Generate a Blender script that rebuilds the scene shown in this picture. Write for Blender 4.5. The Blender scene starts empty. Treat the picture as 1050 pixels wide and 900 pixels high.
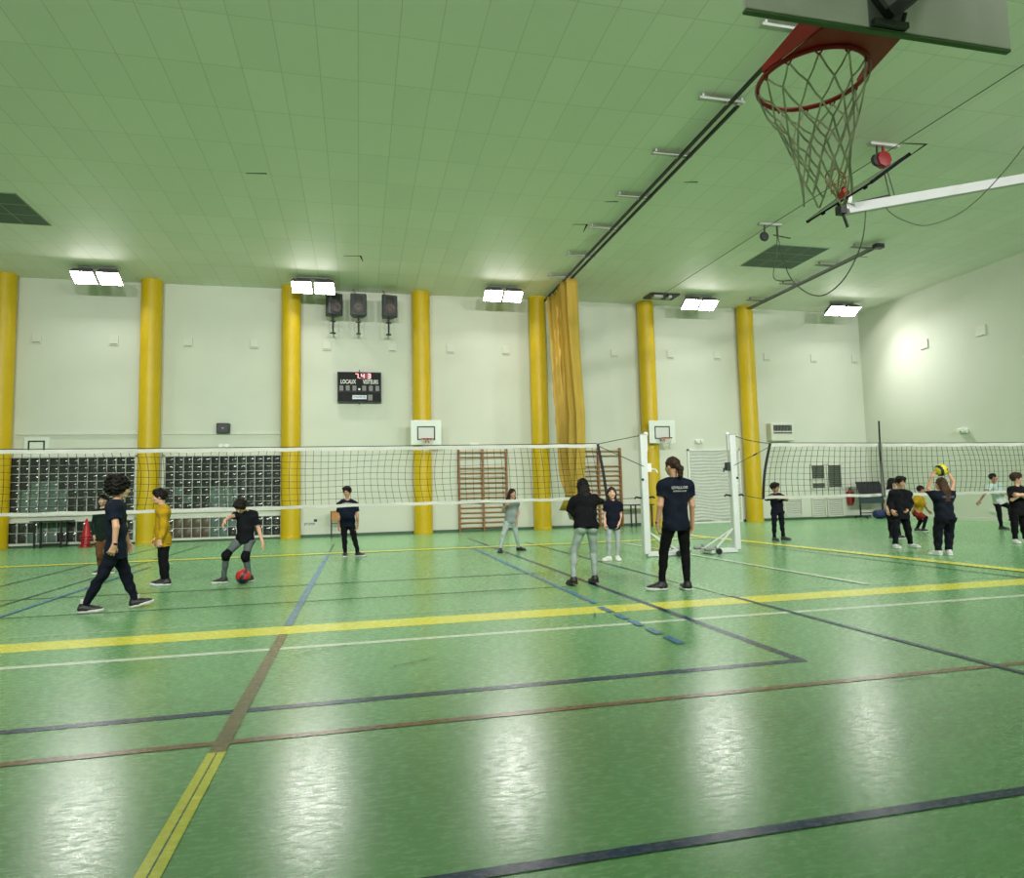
import bpy, math, random
import numpy as np
from mathutils import Vector, Matrix, Euler
from mathutils.bvhtree import BVHTree
random.seed(7)
SC = bpy.context.scene
COL = SC.collection
PI = math.pi
V = Vector

# ------------------------------------------------------------------ camera
F_PX, CAM_H = 683.58, 1.2
YAW, PITCH, ROLL = (math.radians(a) for a in (12.988, 4.774, -1.385))
FWD = V((math.sin(YAW) * math.cos(PITCH), math.cos(YAW) * math.cos(PITCH), math.sin(PITCH)))
_rt = V((math.cos(YAW), -math.sin(YAW), 0))
_up = _rt.cross(FWD)
RT = _rt * math.cos(ROLL) + _up * math.sin(ROLL)
UP = -_rt * math.sin(ROLL) + _up * math.cos(ROLL)
EYE = V((0, 0, CAM_H))
cd = bpy.data.cameras.new('camera')
cam = bpy.data.objects.new('camera', cd)
COL.objects.link(cam)
m3 = Matrix((RT, UP, -FWD)).transposed()
cam.matrix_world = Matrix.Translation(EYE) @ m3.to_4x4()
cd.sensor_fit = 'HORIZONTAL'
cd.sensor_width = 36
cd.lens = F_PX / 1050 * 36
cd.clip_start = 0.05
cd.clip_end = 200
SC.camera = cam


def ray(x, y):
    return RT * ((x - 525) / F_PX) - UP * ((y - 450) / F_PX) + FWD


def atY(x, y, Y):
    """the point of the vertical plane at depth Y that shows at x, y in the photograph"""
    d = ray(x, y)
    return EYE + d * (Y / d.y)


def atZ(x, y, z=0.0):
    d = ray(x, y)
    return EYE + d * ((z - CAM_H) / d.z)


def atX(x, y, X):
    d = ray(x, y)
    return EYE + d * (X / d.x)


# ------------------------------------------------------------------ materials
def lin(c):
    return tuple(((v / 255) / 12.92 if v <= 10 else (((v / 255) + .055) / 1.055) ** 2.4) for v in c) + (1,)


def mat(name, rgb, rough=.6, metal=0., spec=.5, var=0., vscale=6., bump=0., bscale=60., stretch=None, sheen=0.):
    m = bpy.data.materials.new(name)
    m.use_nodes = True
    nt = m.node_tree
    b = nt.nodes['Principled BSDF']
    c = lin(rgb)
    b.inputs['Base Color'].default_value = c
    b.inputs['Roughness'].default_value = rough
    b.inputs['Metallic'].default_value = metal
    b.inputs['Specular IOR Level'].default_value = spec
    if sheen:
        b.inputs['Sheen Weight'].default_value = sheen
    tc = nt.nodes.new('ShaderNodeTexCoord')
    mp = nt.nodes.new('ShaderNodeMapping')
    nt.links.new(tc.outputs['Object'], mp.inputs['Vector'])
    if stretch:
        mp.inputs['Scale'].default_value = stretch
    if var:
        n = nt.nodes.new('ShaderNodeTexNoise')
        n.inputs['Scale'].default_value = vscale
        n.inputs['Detail'].default_value = 6
        nt.links.new(mp.outputs['Vector'], n.inputs['Vector'])
        r = nt.nodes.new('ShaderNodeMapRange')
        r.inputs['From Min'].default_value = .3
        r.inputs['From Max'].default_value = .7
        r.inputs['To Min'].default_value = 1 - var
        r.inputs['To Max'].default_value = 1 + var
        nt.links.new(n.outputs['Fac'], r.inputs['Value'])
        x = nt.nodes.new('ShaderNodeVectorMath')
        x.operation = 'SCALE'
        x.inputs[0].default_value = c[:3]
        nt.links.new(r.outputs['Result'], x.inputs['Scale'])
        nt.links.new(x.outputs['Vector'], b.inputs['Base Color'])
    if bump:
        n2 = nt.nodes.new('ShaderNodeTexNoise')
        n2.inputs['Scale'].default_value = bscale
        n2.inputs['Detail'].default_value = 4
        nt.links.new(mp.outputs['Vector'], n2.inputs['Vector'])
        bp = nt.nodes.new('ShaderNodeBump')
        bp.inputs['Strength'].default_value = bump
        bp.inputs['Distance'].default_value = .01
        nt.links.new(n2.outputs['Fac'], bp.inputs['Height'])
        nt.links.new(bp.outputs['Normal'], b.inputs['Normal'])
    return m


def glow(name, rgb, strength):
    m = bpy.data.materials.new(name)
    m.use_nodes = True
    nt = m.node_tree
    b = nt.nodes['Principled BSDF']
    b.inputs['Base Color'].default_value = (.8, .8, .8, 1)
    b.inputs['Emission Color'].default_value = lin(rgb)
    b.inputs['Emission Strength'].default_value = strength
    return m


# ------------------------------------------------------------------ mesh builder
class MB:
    def __init__(self):
        self.v, self.f, self.mi, self.cur = [], [], [], 0

    def add(self, vs, fs, M=None):
        o = len(self.v)
        self.v += [tuple(M @ V(p)) if M is not None else tuple(p) for p in vs]
        self.f += [tuple(i + o for i in f) for f in fs]
        self.mi += [self.cur] * len(fs)
        return self

    def box(self, c, s, M=None, rot=None):
        x, y, z = (k / 2 for k in s)
        R = Matrix.Translation(V(c))
        if rot is not None:
            R = R @ (rot if isinstance(rot, Matrix) else Euler(rot).to_matrix().to_4x4())
        if M is not None:
            R = M @ R
        return self.add([(-x, -y, -z), (x, -y, -z), (x, y, -z), (-x, y, -z), (-x, -y, z), (x, -y, z), (x, y, z), (-x, y, z)],
                        [(0, 3, 2, 1), (4, 5, 6, 7), (0, 1, 5, 4), (1, 2, 6, 5), (2, 3, 7, 6), (3, 0, 4, 7)], R)

    def b2(self, p, q, M=None):
        return self.box([(a + b) / 2 for a, b in zip(p, q)], [abs(a - b) for a, b in zip(p, q)], M)

    def bar(self, a, b, w, h, up=(0, 0, 1)):
        a, b = V(a), V(b)
        d = (b - a)
        L = d.length
        d.normalize()
        u = V(up)
        if abs(d.dot(u)) > .98:
            u = V((1, 0, 0))
        s = d.cross(u).normalized()
        u = s.cross(d)
        R = Matrix((s, d, u)).transposed().to_4x4()
        R.translation = (a + b) / 2
        return self.box((0, 0, 0), (w, L, h), R)

    def tube(self, pts, r, n=8, closed=False, caps=True):
        pts = [V(p) for p in pts]
        N = len(pts)
        rs = r if isinstance(r, (list, tuple)) else [r] * N
        vs, fs = [], []
        u = None
        for i, p in enumerate(pts):
            a = pts[(i - 1) % N] if (closed or i > 0) else p
            b = pts[(i + 1) % N] if (closed or i < N - 1) else p
            t = (b - a)
            t = t.normalized() if t.length > 1e-9 else V((0, 0, 1))
            if u is None:
                u = t.orthogonal().normalized()
            u = (u - t * u.dot(t))
            u = u.normalized() if u.length > 1e-6 else t.orthogonal().normalized()
            w = t.cross(u)
            for k in range(n):
                an = 2 * PI * k / n
                vs.append(p + (u * math.cos(an) + w * math.sin(an)) * rs[i])
        for i in range(N if closed else N - 1):
            j = (i + 1) % N
            for k in range(n):
                k2 = (k + 1) % n
                fs.append((i * n + k, i * n + k2, j * n + k2, j * n + k))
        if caps and not closed:
            fs.append(tuple(range(n - 1, -1, -1)))
            fs.append(tuple((N - 1) * n + k for k in range(n)))
        return self.add(vs, fs)

    def lathe(self, prof, n=24, M=None):
        vs, fs = [], []
        N = len(prof)
        for r, z in prof:
            for k in range(n):
                a = 2 * PI * k / n
                vs.append((r * math.cos(a), r * math.sin(a), z))
        for i in range(N - 1):
            for k in range(n):
                k2 = (k + 1) % n
                fs.append((i * n + k, i * n + k2, (i + 1) * n + k2, (i + 1) * n + k))
        fs.append(tuple(range(n - 1, -1, -1)))
        fs.append(tuple((N - 1) * n + k for k in range(n)))
        return self.add(vs, fs, M)

    def prism(self, poly, h, M=None):
        n = len(poly)
        vs = [(x, y, 0) for x, y in poly] + [(x, y, h) for x, y in poly]
        fs = [tuple(range(n - 1, -1, -1)), tuple(range(n, 2 * n))]
        for k in range(n):
            k2 = (k + 1) % n
            fs.append((k, k2, n + k2, n + k))
        return self.add(vs, fs, M)

    def build(self, name, m, parent=None, loc=None, smooth=35, bevel=0., solid=0.):
        me = bpy.data.meshes.new(name)
        me.from_pydata(self.v, [], self.f)
        for q in (m if isinstance(m, (list, tuple)) else [m]):
            me.materials.append(q)
        me.polygons.foreach_set('material_index', self.mi)
        if smooth:
            me.polygons.foreach_set('use_smooth', [True] * len(self.f))
            me.set_sharp_from_angle(angle=math.radians(smooth))
        me.update()
        o = bpy.data.objects.new(name, me)
        COL.objects.link(o)
        if parent is not None:
            o.parent = parent
        if loc is not None:
            o.location = loc
        if bevel:
            b = o.modifiers.new('bevel', 'BEVEL')
            b.width = bevel
            b.segments = 2
            b.limit_method = 'ANGLE'
        if solid:
            s = o.modifiers.new('solid', 'SOLIDIFY')
            s.thickness = solid
        return o


def tag(o, label, cat, group=None, kind=None):
    o['label'] = label
    o['category'] = cat
    if group:
        o['group'] = group
    if kind:
        o['kind'] = kind
    return o


def thing(name, loc, label, cat, group=None, rz=0., kind=None):
    o = bpy.data.objects.new(name, None)
    o.empty_display_size = .1
    COL.objects.link(o)
    o.location = loc
    o.rotation_euler = (0, 0, rz)
    return tag(o, label, cat, group, kind)


def text_mesh(s, size, align='CENTER', bold=0.):
    cu = bpy.data.curves.new('t', 'FONT')
    cu.body = s
    cu.size = size
    cu.align_x = align
    cu.align_y = 'CENTER'
    cu.resolution_u = 2
    cu.extrude = .002
    cu.offset = bold
    o = bpy.data.objects.new('t', cu)
    COL.objects.link(o)
    dg = bpy.context.evaluated_depsgraph_get()
    me = o.evaluated_get(dg).to_mesh()
    vs = [tuple(v.co) for v in me.vertices]
    fs = [tuple(p.vertices) for p in me.polygons]
    o.evaluated_get(dg).to_mesh_clear()
    bpy.data.objects.remove(o)
    bpy.data.curves.remove(cu)
    return vs, fs
# ------------------------------------------------------------------ room
YB, XR, XL, YF, ZC = 22.3, 19.4, -13.0, -1.7, 8.05
M_wall = mat('wall_paint', (204, 208, 197), .75, var=.03, vscale=.6, bump=.05, bscale=40)
M_trim = mat('white_trim', (205, 208, 198), .55, var=.03)
M_base = mat('green_skirting', (58, 92, 66), .5, var=.05)
M_pillar = mat('yellow_pillar_paint', (200, 168, 2), .42, var=.05, vscale=2.5, bump=.04, bscale=25)
M_white = mat('white_enamel', (222, 224, 222), .4, var=.02)
M_black = mat('black_plastic', (22, 23, 25), .45, var=.1)
M_dark = mat('dark_grey_metal', (48, 50, 52), .45, metal=.3, var=.1)
M_grey = mat('grey_metal', (120, 122, 122), .5, metal=.25, var=.08)
M_steel = mat('pale_steel', (176, 178, 176), .45, metal=.35, var=.05)
M_red = mat('red_paint', (150, 22, 24), .45, var=.08)
M_wood = mat('varnished_beech', (138, 92, 44), .45, var=.22, vscale=3, stretch=(1, 1, 12))


def floor_mat():
    m = mat('green_sports_vinyl', FLOOR_C, .3, var=.025, vscale=1.6)
    nt = m.node_tree
    b = nt.nodes['Principled BSDF']
    b.inputs['Specular IOR Level'].default_value = FLOOR_SPEC
    tc = nt.nodes.new('ShaderNodeTexCoord')
    n = nt.nodes.new('ShaderNodeTexNoise')
    n.inputs['Scale'].default_value = 16
    n.inputs['Detail'].default_value = 9
    n.inputs['Roughness'].default_value = .68
    mr = nt.nodes.new('ShaderNodeMapping')
    mr.inputs['Scale'].default_value = (1, 2.6, 1)
    mr.inputs['Rotation'].default_value = (0, 0, .12)
    nt.links.new(tc.outputs['Object'], mr.inputs['Vector'])
    nt.links.new(mr.outputs['Vector'], n.inputs['Vector'])
    r = nt.nodes.new('ShaderNodeMapRange')
    r.inputs['From Min'].default_value = .38
    r.inputs['From Max'].default_value = .64
    r.inputs['To Min'].default_value = FLOOR_R[0]
    r.inputs['To Max'].default_value = FLOOR_R[1]
    nt.links.new(n.outputs['Fac'], r.inputs['Value'])
    nt.links.new(r.outputs['Result'], b.inputs['Roughness'])
    # fine scuffed grain along and across the sheets
    mp = nt.nodes.new('ShaderNodeMapping')
    mp.inputs['Scale'].default_value = (45, 150, 1)
    nt.links.new(tc.outputs['Object'], mp.inputs['Vector'])
    n2 = nt.nodes.new('ShaderNodeTexNoise')
    n2.inputs['Scale'].default_value = 1.0
    n2.inputs['Detail'].default_value = 5
    nt.links.new(mp.outputs['Vector'], n2.inputs['Vector'])
    bp = nt.nodes.new('ShaderNodeBump')
    bp.inputs['Strength'].default_value = .075
    bp.inputs['Distance'].default_value = .004
    nt.links.new(n2.outputs['Fac'], bp.inputs['Height'])
    nt.links.new(bp.outputs['Normal'], b.inputs['Normal'])
    return m


FLOOR_SPEC, FLOOR_R, FLOOR_C = .32, (.19, .33), (112, 164, 111)
M_floor = floor_mat()


def linemat(name, rgb, wear):
    """court paint, worn through to the green vinyl in patches"""
    m = floor_mat()
    m.name = name
    nt = m.node_tree
    b = nt.nodes['Principled BSDF']
    b.inputs['Specular IOR Level'].default_value = .22
    tc = nt.nodes.new('ShaderNodeTexCoord')
    n = nt.nodes.new('ShaderNodeTexNoise')
    n.inputs['Scale'].default_value = 45
    n.inputs['Detail'].default_value = 8
    nt.links.new(tc.outputs['Object'], n.inputs['Vector'])
    r = nt.nodes.new('ShaderNodeMapRange')
    r.inputs['From Min'].default_value = .35
    r.inputs['From Max'].default_value = .7
    r.inputs['To Min'].default_value = wear * .3
    r.inputs['To Max'].default_value = wear
    nt.links.new(n.outputs['Fac'], r.inputs['Value'])
    x = nt.nodes.new('ShaderNodeMix')
    x.data_type = 'RGBA'
    x.inputs['A'].default_value = lin(rgb)
    x.inputs['B'].default_value = lin(FLOOR_C)
    nt.links.new(r.outputs['Result'], x.inputs['Factor'])
    nt.links.new(x.outputs['Result'], b.inputs['Base Color'])
    return m


LM = [M_floor,
      linemat('line_yellow', (230, 224, 84), .15), linemat('line_white', (226, 234, 220), .2),
      linemat('line_navy', (14, 34, 92), .1), linemat('line_red', (128, 52, 48), .35),
      linemat('line_light_blue', (58, 112, 176), .3), linemat('line_black', (38, 62, 52), .45),
      linemat('line_brown', (116, 84, 62), .3), linemat('line_faint', (168, 196, 160), .5)]
fl = MB()
fl.b2((XL - .3, YF - .3, -.2), (XR + .3, YB + .3, 0))
_z = [.0012]


def line(p, q, w, m):
    p, q = V((p[0], p[1], 0)), V((q[0], q[1], 0))
    d = (q - p).normalized()
    s = V((-d.y, d.x, 0)) * w / 2
    z = V((0, 0, _z[0]))
    _z[0] += .0003
    fl.cur = m
    fl.add([p - s + z, q - s + z, q + s + z, p + s + z], [(0, 1, 2, 3)])
    fl.cur = 0


line((XL, 6.62), (XR, 6.62), .40, 1)            # broad yellow
line((XL, 5.82), (XR, 5.82), .085, 2)           # white
line((XL, 7.15), (XR, 7.08), .06, 8)           # faint white
line((XL, 4.20), (3.03, 4.20), .075, 3)         # navy, ends in a corner
line((3.0, 4.2), (3.0, 18.9), .075, 3)
line((XL, 3.685), (XR, 3.685), .06, 4)          # red
line((-.6, 2.2), (XR, 2.2), .055, 3)            # navy near the camera
line((XL, 9.95), (2.6, 9.95), .06, 6)
line((XL, 8.38), (2.6, 8.38), .05, 6)
line((-.67, -1), (-.67, 3.55), .085, 1)         # the line that changes colour
line((-.67, -1), (-.67, 3.55), .007, 6)
line((-.67, 3.55), (-.67, 6.42), .08, 7)
line((-.67, 6.82), (-.66, 15.1), .08, 5)
line((-.66, 15.5), (-.66, 18.5), .05, 6)
line((4.08, 3.0), (4.08, 16.5), .055, 3)
line((4.08, 6.9), (4.08, 8.6), .055, 8)
line((2.5, 7.0), (2.53, 16.0), .07, 5)
for y0, y1 in ((6.42, 6.74), (6.02, 6.27), (5.68, 5.93), (5.3, 5.55), (4.92, 5.2)):
    line((2.46, y0), (2.46, y1), .075, 5)
line((-5.3, 6.9), (-5.3, 20.6), .045, 6)
line((-4.25, 6.9), (-4.25, 20), .045, 6)
line((-3.82, 7.0), (-3.86, 14.0), .06, 5)
line((XL, 15.4), (8.6, 15.4), .30, 1)
line((8.80, 6.85), (8.60, 16.4), .26, 1)
line((6.05, 7.1), (6.05, 15.3), .08, 2)
line((8.14, 6.85), (8.2, 18), .045, 6)
line((8.7, 18.6), (XR, 18.6), .06, 8)
for (a, b) in (((.2, 4.9), (.55, 5.1)), ((-4.1, 7.7), (-4.0, 7.95)), ((3.2, 3.6), (3.5, 3.62)), ((-.5, 5.5), (-.1, 5.75)), ((2.2, 6.2), (2.28, 6.4))):
    line(a, b, .012, 6)                          # heel marks
floor = fl.build('floor', LM, smooth=0)
tag(floor, 'shiny green sports hall floor painted with coloured court lines', 'floor', kind='structure')


def shell(name, p, q, m, label):
    o = MB().b2(p, q).build(name, m, smooth=0)
    return tag(o, label, 'wall', kind='structure')


shell('wall_back', (XL - .3, YB, 0), (XR + .3, YB + .3, ZC), M_wall, 'long white back wall behind the yellow pillars')
shell('wall_right', (XR, YF, 0), (XR + .3, YB, ZC), M_wall, 'plain white side wall with a bright patch of lamp light')
shell('wall_left', (XL - .3, YF, 0), (XL, YB, ZC), M_wall, 'white side wall beyond the storage windows, out of frame')
shell('wall_front', (XL - .3, YF - .3, 0), (XR + .3, YF, ZC), M_wall, 'white wall behind the photographer')

# ceiling of 0.6 x 1.2 m tiles
mc = mat('ceiling_tiles', (214, 214, 204), .6)
nt = mc.node_tree
b = nt.nodes['Principled BSDF']
tc = nt.nodes.new('ShaderNodeTexCoord')
mp = nt.nodes.new('ShaderNodeMapping')
mp.inputs['Location'].default_value = (-.02, -9.52 + 12, 0)
nt.links.new(tc.outputs['Object'], mp.inputs['Vector'])
br = nt.nodes.new('ShaderNodeTexBrick')
br.offset = 0
br.inputs['Color1'].default_value = lin((228, 229, 222))
br.inputs['Color2'].default_value = lin((222, 224, 216))
br.inputs['Mortar'].default_value = lin((196, 200, 188))
br.inputs['Scale'].default_value = 1
br.inputs['Mortar Size'].default_value = .007
br.inputs['Mortar Smooth'].default_value = .3
br.inputs['Brick Width'].default_value = .6
br.inputs['Row Height'].default_value = 1.2
nt.links.new(mp.outputs['Vector'], br.inputs['Vector'])
nt.links.new(br.outputs['Color'], b.inputs['Base Color'])
bp = nt.nodes.new('ShaderNodeBump')
bp.inputs['Strength'].default_value = .5
bp.inputs['Distance'].default_value = .02
bp.invert = True
nt.links.new(br.outputs['Fac'], bp.inputs['Height'])
nt.links.new(bp.outputs['Normal'], b.inputs['Normal'])
M_gap = mat('ceiling_gap', (30, 36, 28), .9)
ce = MB().b2((XL - .3, YF - .3, ZC), (XR + .3, YB + .3, ZC + .2))
ce.cur = 1
for x, y, dx, dy in ((-1.86, 14.3, .42, 0), (11.22, 10.72, .55, .6), (7.4, 13.05, .3, 0), (5.75, 15.7, .4, .45), (14.9, 16.6, .5, 0), (.1, 18.9, .5, .4), (6.0, 14.3, .3, 0)):
    ce.add([(x, y, ZC - .003), (x - dx, y + .05, ZC - .003), (x - dx, y + .02, ZC - .003), (x, y - .05, ZC - .003)], [(0, 1, 2, 3)])
    if dy:
        ce.add([(x, y - .04, ZC - .003), (x + .05, y + dy, ZC - .003), (x + .03, y + dy, ZC - .003), (x - .05, y + .0, ZC - .003)], [(0, 3, 2, 1)])
ceil = ce.build('ceiling', [mc, M_gap], smooth=0)
tag(ceil, 'high tiled ceiling tinted green by the floor, with a few displaced tiles', 'ceiling', kind='structure')

# skirting
o = MB().b2((XL, YB - .03, 0), (XR, YB, .09)).build('baseboard_back', M_base, smooth=0)
tag(o, 'dark green skirting along the foot of the back wall', 'baseboard', kind='structure')
o = MB().b2((XR - .03, YF, .0), (XR, YB - .03, .10)).build('baseboard_right', M_trim, smooth=0)
tag(o, 'pale skirting along the foot of the side wall', 'baseboard', kind='structure')
o = MB().b2((-9.8, YB - .04, 3.30), (-2.4, YB, 3.36)).build('trim_1', M_trim, smooth=0)
tag(o, 'thin white ledge on the wall above the dark paned windows', 'wall ledge', kind='structure')
o = MB().b2((XR - .012, YF, 0), (XR, 19.0, ZC)).build('trim_2', M_wall, smooth=0)
tag(o, 'slightly raised panel of the white side wall', 'wall panel', kind='structure')

# pillars
PX = [-10.16, -6.2, -2.1, 2.05, 6.1, 10.17, 14.2]
where = ['leftmost yellow pillar, half cut off at the photo edge', 'yellow pillar between the two dark paned windows', 'yellow pillar between the paned window and the scoreboard',
         'yellow pillar carrying a white hoop right of the scoreboard', 'yellow pillar beside the hanging gold curtain',
         'yellow pillar carrying a white hoop behind the white net post', 'yellow pillar beside the slatted door, rightmost of all']
for x, w in zip(PX, where):
    pr = [(.30, 0), (.30, .02), (.3, ZC - .02), (.3, ZC)]
    o = MB().lathe(pr, 40).build('pillar', M_pillar, loc=(x, YB - .22, 0))
    tag(o, w, 'pillar', 'yellow pillars along the back wall', 'structure')
    MB().lathe([(.312, 0), (.312, .07), (.302, .08)], 40).build('base_ring', M_pillar, o)

# dark glass block windows
M_glass = mat('dark_glass_block', (46, 50, 50), .14, spec=.6, var=.35, vscale=1.3)
M_frost = mat('frosted_glass_block', (96, 116, 110), .2, spec=.5, var=.2, vscale=2)
M_munt = mat('muntin_grey_white', (172, 176, 170), .5)
M_brown = mat('brown_board_behind_glass', (86, 74, 58), .4, var=.2)


def paned(name, x0, x1, z0, z1, nx, nz, frost, label, brown=()):
    root = thing(name, (0, 0, 0), label, 'window', kind='structure')
    g = MB()
    cw, ch = (x1 - x0) / nx, (z1 - z0) / nz
    K = 5
    for i in range(nx):
        for j in range(nz):
            vs, fs = [], []
            for a in range(K):
                for c in range(K):
                    u, w = a / (K - 1), c / (K - 1)
                    bulge = .035 * (1 - (2 * u - 1) ** 4) * (1 - (2 * w - 1) ** 4)
                    vs.append((x0 + (i + u) * cw, YB - .012 - bulge, z0 + (j + w) * ch))
            for a in range(K - 1):
                for c in range(K - 1):
                    fs.append((a * K + c, (a + 1) * K + c, (a + 1) * K + c + 1, a * K + c + 1))
            g.cur = 1 if (i, nz - 1 - j) in frost else (2 if (i, nz - 1 - j) in brown else 0)
            g.add(vs, fs)
    g.build('pane', [M_glass, M_frost, M_brown], root, smooth=60)
    f = MB()
    t = .02
    for i in range(nx + 1):
        x = x0 + i * cw
        f.b2((x - t / 2, YB - .065, z0), (x + t / 2, YB, z1))
    for j in range(nz + 1):
        z = z0 + j * ch
        f.b2((x0 - t / 2, YB - .0655, z - t / 2), (x1 + t / 2, YB, z + t / 2))
    f.build('muntin_grid', M_munt, root, smooth=0)
    e = MB()
    for p, q in (((x0 - .08, z0 - .05), (x0 - .01, z1 + .05)), ((x1 + .01, z0 - .05), (x1 + .08, z1 + .05))):
        e.b2((p[0], YB - .08, p[1]), (q[0], YB, q[1]))
    e.b2((x0 - .08, YB - .08, z1 + .01), (x1 + .08, YB, z1 + .06))
    e.b2((x0 - .08, YB - .09, z0 - .06), (x1 + .08, YB, z0 - .01))
    e.build('window_frame', M_trim, root, smooth=0)
    return root


fr1 = {(i, j) for i in range(1, 6) for j in (4, 5, 6)} | {(2, 3), (3, 3), (9, 6), (4, 3)}
fr2 = {(i, j) for i in (5, 6, 7) for j in (4, 5, 6)} | {(1, 4), (2, 5)}
paned('window_1', -9.95, -6.62, .95, 2.62, 13, 7, fr1, 'dark paned window of glass blocks at far left, upper band behind the net')
paned('window_2', -5.78, -2.42, .95, 2.62, 13, 7, fr2, 'dark paned window of glass blocks behind the boy in mustard, upper band')
paned('window_3', -9.95, -6.62, .12, .72, 13, 2, {(3, 0), (4, 0), (5, 0), (3, 1), (4, 1), (2, 1)}, 'low band of dark glass panes behind the red cones')
paned('window_4', -5.78, -2.42, .12, .72, 13, 2, {(5, 0), (6, 0), (7, 0), (5, 1), (6, 1)}, 'low band of dark glass panes behind the boy with the red ball',
      {(1, 0), (2, 0), (3, 0), (4, 0), (2, 1), (3, 1), (4, 1), (1, 1)})

# slatted white door
d = thing('door_1', (12.75, YB, 0), 'wide white slatted door behind the white net posts', 'door', kind='structure')
M_slat = mat('door_slats', (196, 198, 194), .5, var=.05)
f = MB()
for p, q in (((-1.06, -.07, 0), (-1.0, 0, 2.7)), ((1.0, -.07, 0), (1.06, 0, 2.7)), ((-1.06, -.07, 2.64), (1.06, 0, 2.7)), ((-1.0, -.06, 0), (1.0, 0, .06))):
    f.b2(p, q)
f.build('door_frame', M_white, d, smooth=0)
s = MB()
vs, fs = [], []
n = 22
for k in range(n * 4 + 1):
    z = .06 + 2.58 * k / (n * 4)
    for c in range(25):
        x = -1.0 + 2.0 * c / 24
        ph = k / 4 + .35 * math.sin(2.2 * x + z * 1.1) + .2 * math.sin(5 * x + z * 3)
        vs.append((x, -.035 - .022 * math.sin(2 * PI * ph), z))
for k in range(n * 4):
    for c in range(24):
        i = k * 25 + c
        fs.append((i, i + 1, i + 26, i + 25))
s.add(vs, fs)
s.build('slat_panel', M_slat, d, smooth=80)
h = MB()
h.box((.86, -.09, 1.0), (.03, .05, .18))
h.build('door_handle', M_dark, d)
# ------------------------------------------------------------------ lamps
LAMP_L, LAMP_LF = 36.0, 12.0
LAMP_W, LAMP_WF = 56.0, 158.0
M_lampglow = glow('lamp_glass', (255, 252, 244), LAMP_L)
M_lampglow_dim = glow('lamp_glass_dim', (255, 252, 244), LAMP_LF)
M_lampbox = mat('lamp_housing', (96, 98, 94), .5, metal=.3)


def flood(x, y, z, sgn, label, group, pitch, power, spread, gm):
    """twin-headed flood lamp hung from the ceiling; sgn -1 faces the room from the back wall"""
    root = thing('flood_lamp', (x, y, ZC), label, 'lamp', group)
    b = MB()
    b.bar((-.5, 0, -.02), (.5, 0, -.02), .08, .04)
    for sx in (-.335, .335):
        b.bar((sx, 0, 0), (sx, 0, z - ZC + .16), .05, .03, up=(0, 1, 0))
    b.build('mounting_bracket', M_grey, root, smooth=0)
    for sx in (-.335, .335):
        R = Matrix.Translation((sx, 0, z - ZC)) @ Matrix.Rotation(sgn * pitch, 4, 'X')
        # local -Z is the shining face
        hb = MB()
        hb.add([(-.31, -.25, -.08), (.31, -.25, -.08), (.31, .25, -.08), (-.31, .25, -.08), (-.25, -.2, .09), (.25, -.2, .09), (.25, .2, .09), (-.25, .2, .09)],
               [(4, 5, 6, 7), (0, 1, 5, 4), (1, 2, 6, 5), (2, 3, 7, 6), (3, 0, 4, 7), (0, 3, 2, 1)], R)
        hd = hb.build('lamp_head', M_lampbox, root, smooth=0)
        g = MB()
        g.add([(-.29, -.23, -.085), (.29, -.23, -.085), (.29, .23, -.085), (-.29, .23, -.085)], [(0, 3, 2, 1)], R)
        g.build('diffuser', gm, hd, smooth=0)
        ld = bpy.data.lights.new('lamp_beam', 'AREA')
        ld.shape = 'RECTANGLE'
        ld.size, ld.size_y = .56, .44
        ld.energy = power
        ld.color = (1.0, .985, .94)
        ld.spread = math.radians(spread)
        lo = bpy.data.objects.new('lamp_beam', ld)
        COL.objects.link(lo)
        lo.parent = hd
        lo.matrix_local = R @ Matrix.Translation((0, 0, -.09))
    return root


LX = [-7.35, -1.35, 4.65, 11.75, 17.6]
lab = ['lit flood lamp above the paned window, leftmost of the five', 'lit flood lamp overlapping the pillar beside the speakers', 'lit flood lamp on the ceiling left of the gold curtain',
       'lit flood lamp on the ceiling above the slatted door', 'lit flood lamp in the ceiling corner nearest the side wall']
for x, w in zip(LX, lab):
    flood(x, 21.0, 7.78, -1, w, 'lit flood lamps along the back wall', math.radians(30), LAMP_W, 115, M_lampglow)
for k, x in enumerate(LX):
    flood(x, -.4, 7.78, 1, 'lit flood lamp behind the photographer, %s from the storage side' % ('first', 'second', 'third', 'fourth', 'fifth')[k], 'lit flood lamps along the front wall', math.radians(74), LAMP_WF, 104, M_lampglow_dim)

# ------------------------------------------------------------------ ceiling vents
M_vent = mat('dark_green_vent', (66, 92, 80), .6, var=.08)
M_ventf = mat('vent_frame', (120, 140, 122), .5)
for x, y, w in ((12.35, 17.0, 'dark green nine-square ceiling vent above the right-hand court'), (-8.2, 17.05, 'dark green ceiling vent at the left edge of the ceiling')):
    r = thing('ceiling_vent', (x, y, ZC), w, 'ceiling vent', 'dark ceiling vents')
    p = MB()
    for i in range(3):
        for j in range(3):
            p.box(((i - 1) * .585, (j - 1) * .585, -.006), (.56, .56, .012))
    p.build('grille_panels', M_vent, r, smooth=0)
    f = MB()
    for k in (-1.5, -.5, .5, 1.5):
        f.box((k * .585, 0, -.008), (.02, 1.775, .016))
        f.box((0, k * .585, -.008), (1.775, .02, .017))
    f.build('frame', M_ventf, r, smooth=0)

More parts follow.
